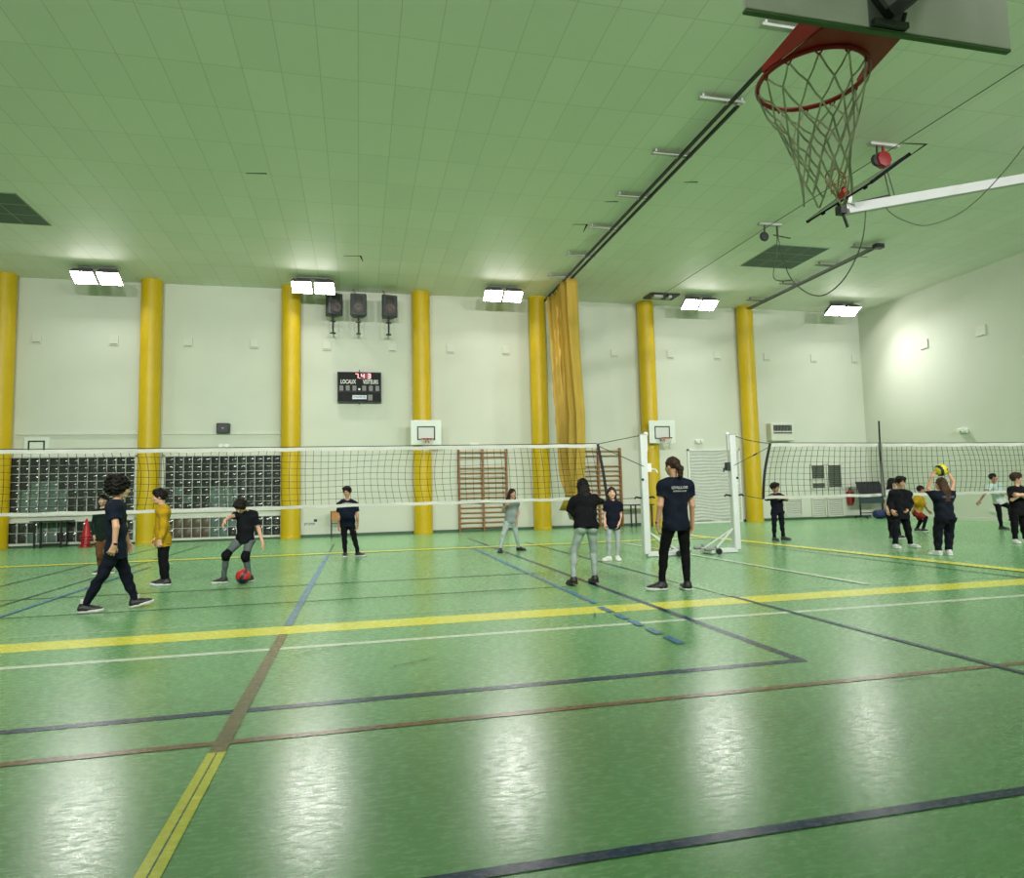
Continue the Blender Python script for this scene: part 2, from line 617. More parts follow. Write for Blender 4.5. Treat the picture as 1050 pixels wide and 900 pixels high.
# ------------------------------------------------------------------ curtain and track
M_rail = mat('dark_rail', (36, 40, 36), .5, metal=.3)
t = thing('curtain_track', (6.38, 0, 7.9), 'long dark double rail crossing the ceiling towards the gold curtain', 'curtain track')
b = MB()
b.bar((-.05, -1.6, 0), (-.05, 22.0, 0), .045, .06)
b.build('rail', M_rail, t, smooth=0)
b = MB()
b.bar((.13, 9.95, 0), (.13, 22.0, 0), .045, .06)
b.build('rail', M_rail, t, smooth=0)
for y in (8.15, 9.98, 11.87, 13.8, 15.65, 17.6, 19.5):
    q = MB()
    q.b2((-.62, y - .06, .06), (.25, y + .06, .075))
    q.b2((-.62, y - .06, .03), (.25, y - .05, .075))
    for sx in (-.05, .13):
        q.b2((sx - .03, y - .03, .0), (sx + .03, y + .03, .07))
    q.b2((-.55, y - .02, .07), (-.51, y + .02, .15))
    q.b2((.2, y - .02, .07), (.24, y + .02, .15))
    q.build('rail_bracket', M_steel, t, smooth=0)
M_gold = mat('gold_curtain', (182, 150, 58), .7, var=.12, vscale=3, stretch=(3, 3, .3), bump=.1, bscale=30)
c = MB()
NZ, NT = 40, 200
prof = [(7.86, 19.28, 21.62), (6.5, 19.22, 21.5), (5, 19.12, 21.35), (3.6, 19.0, 21.1), (2.6, 19.05, 20.95), (1.9, 19.2, 20.75), (1.35, 19.38, 20.4), (1.15, 19.5, 20.25), (.95, 19.5, 20.4), (.66, 19.55, 20.55)]


def pint(z):
    for (z0, a0, b0), (z1, a1, b1) in zip(prof, prof[1:]):
        if z <= z0 and z >= z1:
            k = (z0 - z) / (z0 - z1)
            return a0 + (a1 - a0) * k, b0 + (b1 - b0) * k
    return prof[-1][1:]


vs, fs = [], []
for i in range(NZ + 1):
    z = 7.86 - (7.86 - .66) * i / NZ
    y0, y1 = pint(z)
    squeeze = 1 - .6 * math.exp(-((z - 1.15) / .35) ** 2)
    for k in range(NT + 1):
        u = k / NT
        ph = 2 * PI * 6 * u + .5 * math.sin(3 * u + z * .25) + .2 * math.sin(z * .7 + u * 9)
        amp = (.20 + .05 * math.sin(7 * u + 1)) * squeeze
        vs.append((.06 + amp * (2 * abs(math.sin(ph / 2)) ** .7 - 1) + .03 * math.sin(3 * ph + z * .4), y0 + (y1 - y0) * u + .02 * math.cos(ph), z - 7.9))
for i in range(NZ):
    for k in range(NT):
        a = i * (NT + 1) + k
        fs.append((a, a + 1, a + NT + 2, a + NT + 1))
c.add(vs, fs)
cu = c.build('divider_curtain', M_gold, loc=(6.38, 0, 7.9), smooth=80, solid=.008)
tag(cu, 'tall gold divider curtain gathered beside a yellow pillar', 'curtain')
tie = MB()
tie.tube([(.04 + .075 * math.cos(a), 19.88 + .42 * math.sin(a), 1.15 - 7.9) for a in [2 * PI * k / 28 for k in range(28)]], .022, 6, closed=True)
tie.build('tie_band', M_gold, cu)

# second short rail by the vent
t = thing('ceiling_rail', (14.2, 0, 7.9), 'short steel rail on the ceiling between the vent and the corner lamp', 'ceiling rail')
b = MB()
b.bar((-.06, 15.5, 0), (-.06, 22.0, 0), .04, .05)
b.build('rail', M_grey, t, smooth=0)
b = MB()
b.bar((.08, 15.5, 0), (.08, 22.0, 0), .04, .05)
b.build('rail', M_grey, t, smooth=0)
for y in (15.7, 17.2, 19.0, 20.9):
    q = MB()
    q.b2((-.6, y - .06, .04), (.2, y + .06, .06))
    for sx in (-.06, .08):
        q.b2((sx - .025, y - .03, 0), (sx + .025, y + .03, .05))
    q.b2((-.5, y - .02, .05), (-.46, y + .02, .15))
    q.b2((.14, y - .02, .05), (.18, y + .02, .15))
    q.build('rail_bracket', M_grey, t, smooth=0)
e = MB()
e.box((.05, 15.42, .0), (.26, .16, .12))
e.build('end_stop', M_dark, t, smooth=0)

# winch plate on the pillar top
w = thing('winch_plate', (10.35, 21.2, ZC - .003), 'steel winch plate on the ceiling over a pillar head', 'winch')
q = MB()
q.b2((-.5, -.35, -.05), (.6, .3, 0))
q.build('plate', M_dark, w, smooth=0)
q = MB()
q.b2((-.35, -.3, -.14), (-.02, -.05, -.05))
q.build('winch_body', M_steel, w, smooth=0, bevel=.01)
q = MB()
q.b2((.2, -.3, -.14), (.32, -.05, -.05))
q.build('winch_body', M_steel, w, smooth=0, bevel=.01)

# ------------------------------------------------------------------ speakers
M_cone = mat('speaker_cone', (86, 76, 78), .5, var=.1)
M_cab = mat('speaker_cabinet', (52, 56, 60), .55, var=.08)
M_bw = mat('bracket_white', (200, 204, 196), .5)


def speaker(x, yaw, label):
    y, z = 21.75, 7.42
    r = thing('wall_speaker', (x, y, z), label, 'speaker', 'black wall speakers above the scoreboard', rz=yaw)
    poly = [(-.24, -.2), (.24, -.2), (.26, -.12), (.16, .2), (-.16, .2), (-.26, -.12)]
    q = MB().prism(poly, .72, Matrix.Translation((0, 0, -.36)))
    cab = q.build('cabinet', M_cab, r, smooth=20, bevel=.025)
    R = Matrix.Translation((0, -.2, -.1)) @ Matrix.Rotation(PI / 2, 4, 'X')
    MB().lathe([(.175, 0), (.175, .02), (.16, .024), (.15, .016), (.07, .006), (.05, .012), (.001, .014)], 28, R).build('woofer', M_cone, cab)
    for sx in (-.1, .1):
        R2 = Matrix.Translation((sx, -.2, .14)) @ Matrix.Rotation(PI / 2, 4, 'X')
        MB().lathe([(.035, 0), (.035, .008), (.02, .003)], 14, R2).build('port', M_black, cab)
    h = MB()
    h.box((0, -.2, .23), (.28, .02, .12))
    h.build('horn', M_black, cab, bevel=.01)
    p = MB()
    p.tube([(0, 0, -.36), (0, 0, -.93)], .03, 10)
    p.box((0, 0, -.53), (.16, .1, .03))
    p.box((0, 0, -.92), (.14, .12, .04))
    p.build('pole', M_black, r)
    a = MB()
    a.bar(Matrix.Rotation(-yaw, 3, 'Z') @ V((0, 0, -.9)), Matrix.Rotation(-yaw, 3, 'Z') @ V((0, YB - y, -.9)), .05, .05)
    a.build('wall_arm', M_bw, r, smooth=0)
    cb = MB()
    I = Matrix.Rotation(-yaw, 3, 'Z')
    cb.tube([I @ V(p) for p in ((0, .22, .3), (-.05, .4, .45), (-.15, .3, .6), (-.18, .28, ZC - z))], .012, 6)
    cb.build('cable', M_dark, r)


speaker(-.79, math.radians(32), 'black wall speaker nearest the lamp, leftmost of three')
speaker(.01, 0, 'black wall speaker facing straight out, middle of three')
speaker(.97, math.radians(14), 'black wall speaker turned slightly, rightmost of three')

# ------------------------------------------------------------------ scoreboard
sb = thing('scoreboard', (.03, YB - .12, 4.82), 'dark electronic scoreboard with red time digits on the white wall', 'scoreboard')
Wd, Hd = 1.40, 1.0
q = MB().b2((-Wd / 2, -.06, -Hd / 2), (Wd / 2, .12, Hd / 2))
M_sb = mat('scoreboard_face', (24, 26, 28), .6, spec=.2, var=.1, vscale=2)
q.build('casing', M_sb, sb, bevel=.02)
q = MB()
for p, s in (((0, -.065, Hd / 2 - .01), (Wd, .012, .02)), ((0, -.065, -Hd / 2 + .01), (Wd, .012, .02)), ((-Wd / 2 + .01, -.065, 0), (.02, .012, Hd)), ((Wd / 2 - .01, -.065, 0), (.02, .012, Hd)), ((0, -.063, -.15), (Wd, .008, .012)), ((0, -.07, Hd / 2 + .03), (.03, .05, .08)), ((0, -.07, -Hd / 2 - .03), (.04, .05, .08))):
    q.box(p, s)
q.build('frame', M_black, sb, smooth=0)


def fx(u):
    return (u - .5) * Wd


def fz(w):
    return (.5 - w) * Hd


SEG = {'7': 'abc', '4': 'fgbc', '3': 'abgcd', '0': 'abcdef'}
M_led = glow('red_led', (255, 70, 110), 1.6)
M_ledoff = mat('unlit_digit', (112, 114, 112), .5, var=.06)


def digit(B, cx, cz, w, h, ch, t):
    for s in SEG[ch]:
        c = {'a': (0, h / 2), 'd': (0, -h / 2), 'g': (0, 0), 'f': (-w / 2, h / 4), 'b': (w / 2, h / 4), 'e': (-w / 2, -h / 4), 'c': (w / 2, -h / 4)}[s]
        sz = (w, .006, t) if s in 'adg' else (t, .006, h / 2)
        B.box((cx + c[0], -.066, cz + c[1]), sz)


for ch, u in (('7', .44), ('4', .575), ('3', .72)):
    B = MB()
    digit(B, fx(u), fz(.13), .085, .135, ch, .026)
    B.build('time_digit', M_led, sb, smooth=0)
B = MB()
B.box((fx(.505), -.066, fz(.2)), (.025, .006, .025))
B.build('time_point', M_led, sb, smooth=0)
B = MB()
B.box((fx(.645), -.0615, fz(.13)), (.34, .004, .2))
B.build('lit_window', mat('red_filter', (110, 26, 44), .4), sb, smooth=0)
for u in (.09, .235, .385, .605, .76, .91):
    B = MB()
    B.box((fx(u), -.063, fz(.535)), (.125, .006, .17))
    o = B.build('score_panel', mat('score_panel_%d' % int(u * 100), (92, 94, 92), .4, var=.15), sb, smooth=0)
    B = MB()
    digit(B, fx(u), fz(.535), .07, .11, '0', .014)
    B.build('score_digit', M_ledoff, o, smooth=0)
B = MB()
B.box((fx(.495), -.064, fz(.57)), (.06, .008, .06))
B.build('period_digit', M_white, sb, smooth=0)
B = MB()
B.box((fx(.5), -.063, fz(.83)), (.45, .006, .13))
o = B.build('name_strip', mat('strip_white', (206, 212, 226), .4), sb, smooth=0)
RX = Matrix.Rotation(PI / 2, 4, 'X')


def wtext(s, size, x, z, y, m, parent, name='lettering', bold=0., sx=1.):
    vs, fs = text_mesh(s, size, bold=bold)
    M = Matrix.Translation((x, y, z)) @ RX @ Matrix.Diagonal((sx, 1, 1, 1))
    return MB().add(vs, fs, M).build(name, m, parent, smooth=0)


M_txt = mat('white_lettering', (226, 228, 226), .5)
M_navytxt = mat('blue_lettering', (28, 44, 96), .5)
wtext('STRAMATEL', .10, fx(.5), fz(.83), -.069, M_navytxt, o, sx=.8)
wtext('LOCAUX', .19, fx(.245), fz(.33), -.064, M_txt, sb, sx=.62, bold=.003)
wtext('VISITEURS', .19, fx(.755), fz(.33), -.064, M_txt, sb, sx=.58, bold=.003)
B = MB()
B.box((fx(.745), -.063, fz(.84)), (.14, .006, .19))
B.build('foul_panel', M_ledoff, sb, smooth=0)

# ------------------------------------------------------------------ hoops
M_board = mat('white_board', (216, 224, 218), .45, var=.03)
M_boardin = mat('board_target', (204, 206, 204), .5)
M_rim = mat('red_rim', (150, 22, 24), .4, var=.08)
M_rope = mat('white_rope', (206, 206, 196), .8, var=.1)


def hoop_net(c, r0, length, r1, n, rows, rad, m, parent, lean=(0, 0)):
    """knotted net hanging under a ring with centre c"""
    B = MB()
    P = []
    for k in range(rows + 1):
        u = k / rows
        rr = r0 + (r1 - r0) * (1 - (1 - u) ** 1.8)
        row = []
        for i in range(n):
            a = 2 * PI * (i + .5 * (k % 2)) / n
            wob = 1 + .05 * math.sin(3.1 * i + 2.3 * k)
            row.append(V((c[0] + lean[0] * u + rr * wob * math.cos(a), c[1] + lean[1] * u + rr * wob * math.sin(a), c[2] - length * u - .012 * math.sin(1.7 * i + k) * (k > 0))))
        P.append(row)
    for k in range(rows):
        for i in range(n):
            p = P[k][i]
            for j in ((i, i - 1) if k % 2 == 0 else (i, i + 1)):
                q = P[k + 1][j % n]
                mid = (p + q) / 2 + V((0, 0, -.008))
                B.tube([p, mid, q], rad, 5)
    for i in range(n):
        p, q = P[rows][i], P[rows][(i + 1) % n]
        if i % 2 == 0:
            B.tube([p, p * .6 + q * .4 + V((0, 0, -.05)), p * .4 + q * .6 + V((0, 0, -.05)), q], rad, 5)
    return B.build('net', m, parent, smooth=60)


def small_hoop(x, label, yb):
    z0, z1 = 2.87, 3.67
    r = thing('basketball_hoop', (x, yb, 0), label, 'basketball hoop', 'small hoops on the back pillars')
    b = MB().b2((-.49, 0, z0), (.49, .03, z1))
    b.build('backboard', M_board, r, bevel=.006)
    f = MB()
    for p, q in (((-.29, -.006, 3.43), (.29, 0, 3.47)), ((-.29, -.006, 3.02), (.29, 0, 3.06)), ((-.29, -.0062, 3.02), (-.25, 0, 3.47)), ((.25, -.0062, 3.02), (.29, 0, 3.47))):
        f.b2(p, q)
    f.build('target_frame', M_black, r, smooth=0)
    f = MB().b2((-.25, -.003, 3.06), (.25, 0, 3.43))
    f.build('target_panel', M_boardin, r, smooth=0)
    q = MB()
    q.tube([(.2 * math.cos(a), -.30 + .2 * math.sin(a), 3.03) for a in [2 * PI * k / 32 for k in range(32)]], .013, 8, closed=True)
    q.b2((-.09, -.12, 3.015), (.09, -.006, 3.03))
    q.b2((-.09, -.014, 2.93), (.09, -.006, 3.06))
    rm = q.build('rim', M_rim, r)
    hoop_net((0, -.30, 3.03), .2, .36, .11, 10, 4, .006, M_rope, rm)
    s = MB()
    for zz in (3.05, 3.5):
        for sx in (-.2, .2):
            s.bar((sx, .03, zz), (sx * .8, YB - .22 - .25 - yb, zz), .05, .05)
    s.bar((-.35, .05, 3.05), (.35, .05, 3.05), .05, .05)
    s.bar((-.35, .05, 3.5), (.35, .05, 3.5), .05, .05)
    s.build('bracket', M_grey, r, smooth=0)


small_hoop(2.12, 'small white hoop on the pillar right of the scoreboard', 21.5)
small_hoop(10.37, 'small white hoop on the pillar behind the woman with the ponytail', 21.5)

bb = thing('target_board', (-9.28, YB, 2.93), 'small white board with a black square outline above the left window', 'board')
MB().b2((-.33, -.04, -.28), (.33, 0, .3)).build('panel', M_board, bb, bevel=.006)
f = MB()
for p, q in (((-.22, -.046, .16), (.22, -.04, .2)), ((-.22, -.046, -.2), (.22, -.04, -.16)), ((-.22, -.0462, -.2), (-.18, -.04, .2)), ((.18, -.0462, -.2), (.22, -.04, .2))):
    f.b2(p, q)
f.build('outline', M_black, bb, smooth=0)

# the big hoop overhead, seen from behind
bx, by, bz = 1.985, 2.06, 2.95
M_galv = mat('weathered_board_back', (226, 222, 226), .55, var=.16, vscale=2.2, stretch=(1, 1, .6))
M_bedge = mat('green_board_edge', (84, 108, 74), .6)
r = thing('basketball_hoop', (bx, by, 0), 'big basketball hoop close overhead, seen from behind its grey board', 'basketball hoop')
MB().b2((-.6, -.024, bz), (.6, -.0, bz + .9)).build('backboard', M_galv, r, bevel=.003)
MB().b2((-.6, -.022, bz - .010), (.6, .0, bz + .0)).build('board_edge', M_bedge, r, smooth=0)
q = MB()
rc = (-.035, .36)
ring = .225
q.tube([(rc[0] + ring * math.cos(a), rc[1] + ring * math.sin(a), 2.985) for a in [2 * PI * k / 48 for k in range(48)]], .011, 10, closed=True)
rim = q.build('rim', M_rim, r)
# the flat plate between ring and board, cut round the ring
q = MB()
top = 2.99
pv, pf = [], []
N = 24
for k in range(N + 1):
    a = PI + PI * k / N          # near half of the ring
    pv.append((rc[0] + ring * math.cos(a), rc[1] + ring * math.sin(a)))
outer = []
for k in range(N + 1):
    u = k / N
    if u < .25:
        p = (rc[0] - ring, rc[1])
        w = (-.20, 0.0)
        s = u / .25
        outer.append((p[0] + (w[0] - p[0]) * s, p[1] + (w[1] - p[1]) * s))
    elif u > .75:
        p = (rc[0] + ring, rc[1])
        w = (.13, 0.0)
        s = (1 - u) / .25
        outer.append((p[0] + (w[0] - p[0]) * s, p[1] + (w[1] - p[1]) * s))
    else:
        s = (u - .25) / .5
        outer.append((-.20 + .33 * s, 0.0))
n1 = N + 1
vs = [(x, y, top - .003) for x, y in pv] + [(x, y, top - .003) for x, y in outer] + [(x, y, top + .003) for x, y in pv] + [(x, y, top + .003) for x, y in outer]
fs = []
for k in range(N):
    fs += [(k, k + 1, n1 + k + 1, n1 + k), (2 * n1 + k, 3 * n1 + k, 3 * n1 + k + 1, 2 * n1 + k + 1), (n1 + k, n1 + k + 1, 3 * n1 + k + 1, 3 * n1 + k), (k, 2 * n1 + k, 2 * n1 + k + 1, k + 1)]
q.add(vs, fs)
# folded side flanges
q.add([(.13, 0, top), (rc[0] + ring + .01, rc[1], top), (rc[0] + ring + .01, rc[1], top + .03), (.13, 0, top + .13), (.138, 0, top), (rc[0] + ring + .018, rc[1], top), (rc[0] + ring + .018, rc[1], top + .03), (.138, 0, top + .13)],
      [(0, 1, 2, 3), (4, 7, 6, 5), (0, 4, 5, 1), (1, 5, 6, 2), (2, 6, 7, 3), (3, 7, 4, 0)])
q.add([(-.20, 0, top), (rc[0] - ring - .01, rc[1], top), (rc[0] - ring - .01, rc[1], top + .03), (-.20, 0, top + .13), (-.208, 0, top), (rc[0] - ring - .018, rc[1], top), (rc[0] - ring - .018, rc[1], top + .03), (-.208, 0, top + .13)],
      [(3, 2, 1, 0), (5, 6, 7, 4), (1, 5, 4, 0), (2, 6, 5, 1), (3, 7, 6, 2), (0, 4, 7, 3)])
q.b2((-.21, 0.0, top - .0), (.14, .01, top + .16))
q.build('rim_plate', mat('red_plate', (168, 14, 24), .45), rim, smooth=30)
hk = MB()
for k in range(12):
    a = 2 * PI * k / 12
    p = (rc[0] + ring * math.cos(a), rc[1] + ring * math.sin(a), 2.972)
    hk.tube([(p[0] - .012 * math.sin(a), p[1] + .012 * math.cos(a), p[2]), (p[0], p[1], p[2] - .014), (p[0] + .012 * math.sin(a), p[1] - .012 * math.cos(a), p[2])], .004, 5)
hk.build('net_hooks', M_rim, rim)
M_rope2 = mat('worn_net_cord', (190, 188, 172), .85, var=.4, vscale=12)
hoop_net((rc[0], rc[1], 2.968), ring, .46, .10, 12, 6, .0042, M_rope2, r, lean=(.06, .02))
q = MB()
q.b2((-.075, -.032, bz + .0), (.085, -.024, bz + .9))
q.build('mounting_plate', M_grey, r, smooth=0)
q = MB()
q.bar((-.01, -.045, bz + .035), (.20, -.085, bz + .20), .055, .04)
q.bar((.20, -.085, bz + .20), (.20, -.35, bz + .62), .06, .06)
q.tube([(-.07, -.05, bz + .125), (.06, -.05, bz + .135)], .005, 6)
q.bar((-.075, -.04, bz + .13), (-.0, -.045, bz + .04), .03, .02)
q.b2((-.07, -.05, bz + .0), (.085, -.024, bz + .022))
q.tube([(.065, -.04, bz + .02), (.075, -.045, bz + .06)], .008, 6)
q.bar((.20, -.35, bz + .62), (.20, YF - by + .0, bz + .75), .09, .09)
q.bar((.20, -1.2, bz + .7), (.20, YF - by, bz - .6), .06, .06)
q.bar((-.02, -.05, bz + .55), (.20, -.35, bz + .75), .05, .05)
q.build('support_arm', M_dark, r, smooth=0)
q = MB()
q.tube([(.155, -.085, bz + .24), (.155, -.085, bz + .155), (.162, -.085, bz + .138), (.178, -.085, bz + .13), (.194, -.085, bz + .138), (.20, -.085, bz + .155), (.20, -.085, bz + .24)], .006, 8)
q.build('hanger_loop', M_black, r)

# the folded hoop on its white lifting arm
YA = 10.7
lc = V((9.12, YA, 6.72))
u = V((.818, 0, .575)).normalized()      # up the face of the board
n = V((-u.z, 0, u.x))                  # out of the face
r = thing('lifting_hoop', lc, 'folded-up hoop on a long white arm hung from ceiling cables', 'basketball hoop')
Rm = Matrix((V((0, 1, 0)), u, n)).transposed().to_4x4()
MB().b2((-.88, -.12, -.02), (.88, .93, .02), Rm).build('backboard', mat('board_grey_face', (158, 160, 152), .5, var=.06), r, smooth=0)
q = MB()
for a_, b_ in (((-.9, -.135, -.021), (.9, -.115, .014)), ((-.9, .92, -.022), (.9, .95, .022)), ((-.9, -.13, -.03), (-.87, .94, .03)), ((.87, -.13, -.03), (.9, .94, .03))):
    q.b2(a_, b_, Rm)
for p in (-.6, 0.1, .55):
    q.box((p, -.0, -.04), (.06, .05, .04), Rm)
q.build('board_edge', mat('matte_dark_edge', (20, 21, 22), .9, spec=.08), r, smooth=0)
q = MB()
q.tube([Rm @ V((.225 * math.cos(a), .14, .375 + .225 * math.sin(a))) for a in [2 * PI * k / 36 for k in range(36)]], .012, 8, closed=True)
q.b2((-.1, .05, .02), (.1, .15, .16), Rm)
q.add([(-.1, .14, .02), (.1, .14, .02), (.14, .14, .2), (-.14, .14, .2), (-.1, .15, .02), (.1, .15, .02), (.14, .15, .2), (-.14, .15, .2)],
      [(0, 3, 2, 1), (4, 5, 6, 7), (0, 1, 5, 4), (1, 2, 6, 5), (2, 3, 7, 6), (3, 0, 4, 7)], Rm)
rim = q.build('rim', mat('orange_red_rim', (138, 36, 28), .5), r)
cc = Rm @ V((0, .14, .375))
# limp net: hangs from the tilted ring
B = MB()
for k in range(10):
    a = 2 * PI * k / 10
    p = Rm @ V((.225 * math.cos(a), .14, .375 + .225 * math.sin(a)))
    a2 = 2 * PI * (k + .5) / 10
    for s in (-1, 1):
        q1 = cc + V((.10 * math.cos(a + s * .3), .12 * math.sin(a + s * .3), -.10)) * 1.0
        q2 = cc + V((-.02 + .07 * math.cos(a + s * .6), .08 * math.sin(a + s * .6), -.26))
        B.tube([p, q1, q2], .006, 5)
B.build('net', mat('tan_net_cord', (150, 120, 82), .85), r, smooth=60)
q = MB()
e0 = atY(868, 215, YA) - lc
e1 = e0 + (atY(1050, 183.5, YA) - atY(868, 215, YA)) * 1.4
q.bar(e0, e1, .15, .19)
q.build('arm', mat('arm_grey_white', (176, 178, 180), .5), r, smooth=0, bevel=.01)
q = MB()
q.bar(e1, (e1.x, e1.y, ZC - lc.z), .14, .14)
q.build('hanger_post', M_white, r, smooth=0)
q = MB()
q.bar(e0 + V((-.02, 0, .0)), Rm @ V((0, .2, -.03)), .12, .08)
for s in (-1, 1):
    q.bar(e0 + V((.2, 0, .0)), Rm @ V((s * .25, .03, -.03)), .03, .03)
q.build('pivot_bracket', M_white, r, smooth=0)
q = MB()
q.box(e0 + V((-.12, -.0, -.02)), (.14, .16, .16))
q.bar(e0 + V((-.10, 0, -.05)), e0 + V((.02, .02, -.34)), .04, .04)
q.bar(e0 + V((.02, 0, .09)), e0 + V((.98, 0, .36)), .04, .04)
q.build('lock_lever', M_black, r, smooth=0)

# ceiling pulleys and cables
M_cable = mat('thin_cable', (70, 80, 64), .6)


def pulley(x, y, label, red):
    p = thing('ceiling_pulley', (x, y, ZC), label, 'pulley', 'cable pulleys on the ceiling')
    q = MB()
    q.b2((-.32, -.06, -.06), (.35, .06, 0))
    q.build('plate', M_steel, p, smooth=0, bevel=.01)
    q = MB()
    q.tube([(-.14, 0, -.05), (-.16, 0, -.3)], .02, 6)
    q.lathe([(.02, -.04), (.11, -.035), (.13, 0), (.11, .035), (.02, .04)], 20, Matrix.Translation((-.17, 0, -.36)) @ Matrix.Rotation(PI / 2, 4, 'X'))
    q.build('pulley_wheel', M_black, p)
    if red:
        q = MB()
        q.lathe([(.05, -.09), (.16, -.07), (.18, 0), (.16, .07), (.05, .09)], 8, Matrix.Translation((-.03, 0, -.34)) @ Matrix.Rotation(PI / 2, 4, 'X'))
        q.tube([(.0, 0, -.05), (0, 0, -.2)], .03, 6)
        q.build('brake_drum', mat('dark_red_drum', (122, 14, 26), .45), p, smooth=20)
    else:
        q = MB()
        q.tube([(.22, 0, -.05), (.22, 0, -.34)], .025, 6)
        q.bar((.1, 0, -.3), (.6, 0, -.36), .03, .02)
        q.build('guide_bar', M_dark, p)
    return p


pulley(10.3, 10.85, 'ceiling pulley with a red drum, above the folded hoop', True)
pulley(10.41, 14.83, 'ceiling pulley with a black wheel, beside the dark green vent', False)


def cable(pts, rad, label, sub=6):
    """hanging cable through points, smoothed"""
    P = [V(p) for p in pts]
    out = []
    for i in range(len(P) - 1):
        p0, p1, p2, p3 = P[max(i - 1, 0)], P[i], P[i + 1], P[min(i + 2, len(P) - 1)]
        for k in range(sub):
            t = k / sub
            out.append(.5 * ((2 * p1) + (p2 - p0) * t + (2 * p0 - 5 * p1 + 4 * p2 - p3) * t * t + (3 * p1 - p0 - 3 * p2 + p3) * t ** 3))
    out.append(P[-1])
    o = P[0].copy()
    c = MB().tube([p - o for p in out], rad, 6).build('cable', M_cable, loc=o)
    return tag(c, label, 'cable')


cable([(10.3, 21.2, 8.0), (10.39, 14.83, 7.98), (10.5, 10.85, 7.96), (10.7, 4, 7.98)], .009, 'straight thin cable running along the ceiling between the two pulleys', 2)
pa, pb = atY(913, 203, YA), atY(918, 203, YA)
cable([(10.28, 10.85, 7.5), pa], .014, 'lifting cable from the red drum to the white arm', 2)
cable([(10.36, 10.85, 7.5), pb], .012, 'second lifting cable beside the first, ending in a clip on the white arm', 2)
cable([atY(888, 214, YA), atY(885, 243, 10.9), atY(876, 268, 11.4), atY(862, 290, 12.0), atY(843, 303, 12.7), atY(824, 298, 13.5), atY(808, 280, 14.2), (10.63, 14.83, 7.75)], .014, 'slack cable looping down from the white arm to the pulley by the vent')
cable([atY(907, 207, YA), atY(911, 216, 10.65), atY(925, 225, 10.55), atY(950, 231, 10.4), atY(985, 218, 10.1), atY(1015, 192, 9.7), atY(1050, 150, 9.2), atY(1080, 103, 8.8), atZ(1095, 76, ZC)], .011, 'slack cable sagging below the white arm towards the photo edge')
cable([(10.62, 14.83, 7.72), atY(796, 262, 14.83), atY(793, 283, 14.9), atY(800, 288, 14.9), atY(812, 287, 14.8)], .012, 'short dangling cable end below the dark green vent')
# ------------------------------------------------------------------ wall bars
M_rung = mat('wall_bar_rung', (156, 116, 66), .45, var=.15, vscale=4, stretch=(14, 1, 1))


def wall_bars(x0, x1, label, n=2):
    r = thing('wall_bars', ((x0 + x1) / 2, YB, 0), label, 'wall bars', 'wooden wall bars on the back wall')
    w = x1 - x0
    xs = [-w / 2, 0, w / 2]
    for x in xs:
        MB().b2((x - .03, -.14, 0), (x + .03, -.0, 2.76)).build('upright', M_wood, r, smooth=0, bevel=.006)
    zs = [.14 + .165 * k for k in range(13)] + [2.49, 2.66]
    for a, b_ in zip(xs, xs[1:]):
        for k, z in enumerate(zs):
            B = MB()
            yy = -.16 if k == 14 else -.10
            B.tube([(a + .02, yy, z), (b_ - .02, yy, z)], .022, 10)
            B.build('rung', M_rung, r)


wall_bars(3.27, 4.90, 'wooden wall bars behind the girl in grey, double bay')
wall_bars(7.40, 9.05, 'wooden wall bars right of the gold curtain, double bay')

# ------------------------------------------------------------------ small wall fittings
M_plate = mat('wall_plate', (206, 208, 198), .6)
nb = ['above the far left window, left one', 'above the far left window, right one', 'above the box speaker, left one', 'above the box speaker, right one', 'just below the leftmost wall speaker',
      'just below the rightmost wall speaker', 'above the left wall bars, left one', 'above the left wall bars, right one', 'in the bay right of the curtain',
      'above the slatted door, left one', 'above the slatted door, right one', 'right of the last yellow pillar, left one', 'right of the last yellow pillar, middle one', 'beside the room corner']
for x, w in zip([-9.38, -7.3, -5.2, -3.24, -1.01, 1.1, 3.07, 5.0, 9.02, 11.2, 13.1, 15.2, 17.25, 19.1], nb):
    o = MB().b2((-.13, -.035, -.15), (.13, 0, .15)).build('vent_plate', M_plate, loc=(x, YB, 6.2), bevel=.006)
    tag(o, 'small white square plate high on the wall, ' + w, 'wall plate', 'white plates high on the walls')
    MB().b2((-.10, -.041, -.12), (.10, -.03, -.105)).build('slot', M_base, o, smooth=0)
for y, z, w in ((19.25, 6.12, 'high on the side wall, nearer the corner'), (17.05, 6.06, 'high on the side wall, nearer the photo edge')):
    o = MB().b2((-.035, -.16, -.16), (0, .16, .16)).build('vent_plate', M_plate, loc=(XR - (.012 if y < 19 else 0), y, z), bevel=.006)
    tag(o, 'small white square plate ' + w, 'wall plate', 'white plates high on the walls')
M_em = mat('emergency_lens', (224, 228, 220), .2)


def em_light(loc, rz, label):
    r = thing('emergency_light', loc, label, 'emergency light', 'white emergency lights', rz=rz)
    b = MB().b2((-.16, -.07, -.10), (.16, .006, .06))
    b.build('base', M_white, r, bevel=.02)
    for s in (-.09, .09):
        MB().lathe([(.02, 0), (.065, .02), (.07, .06), (.06, .07)], 16, Matrix.Translation((s, -.08, .0)) @ Matrix.Rotation(PI / 2, 4, 'X')).build('lamp_cup', M_em, r)


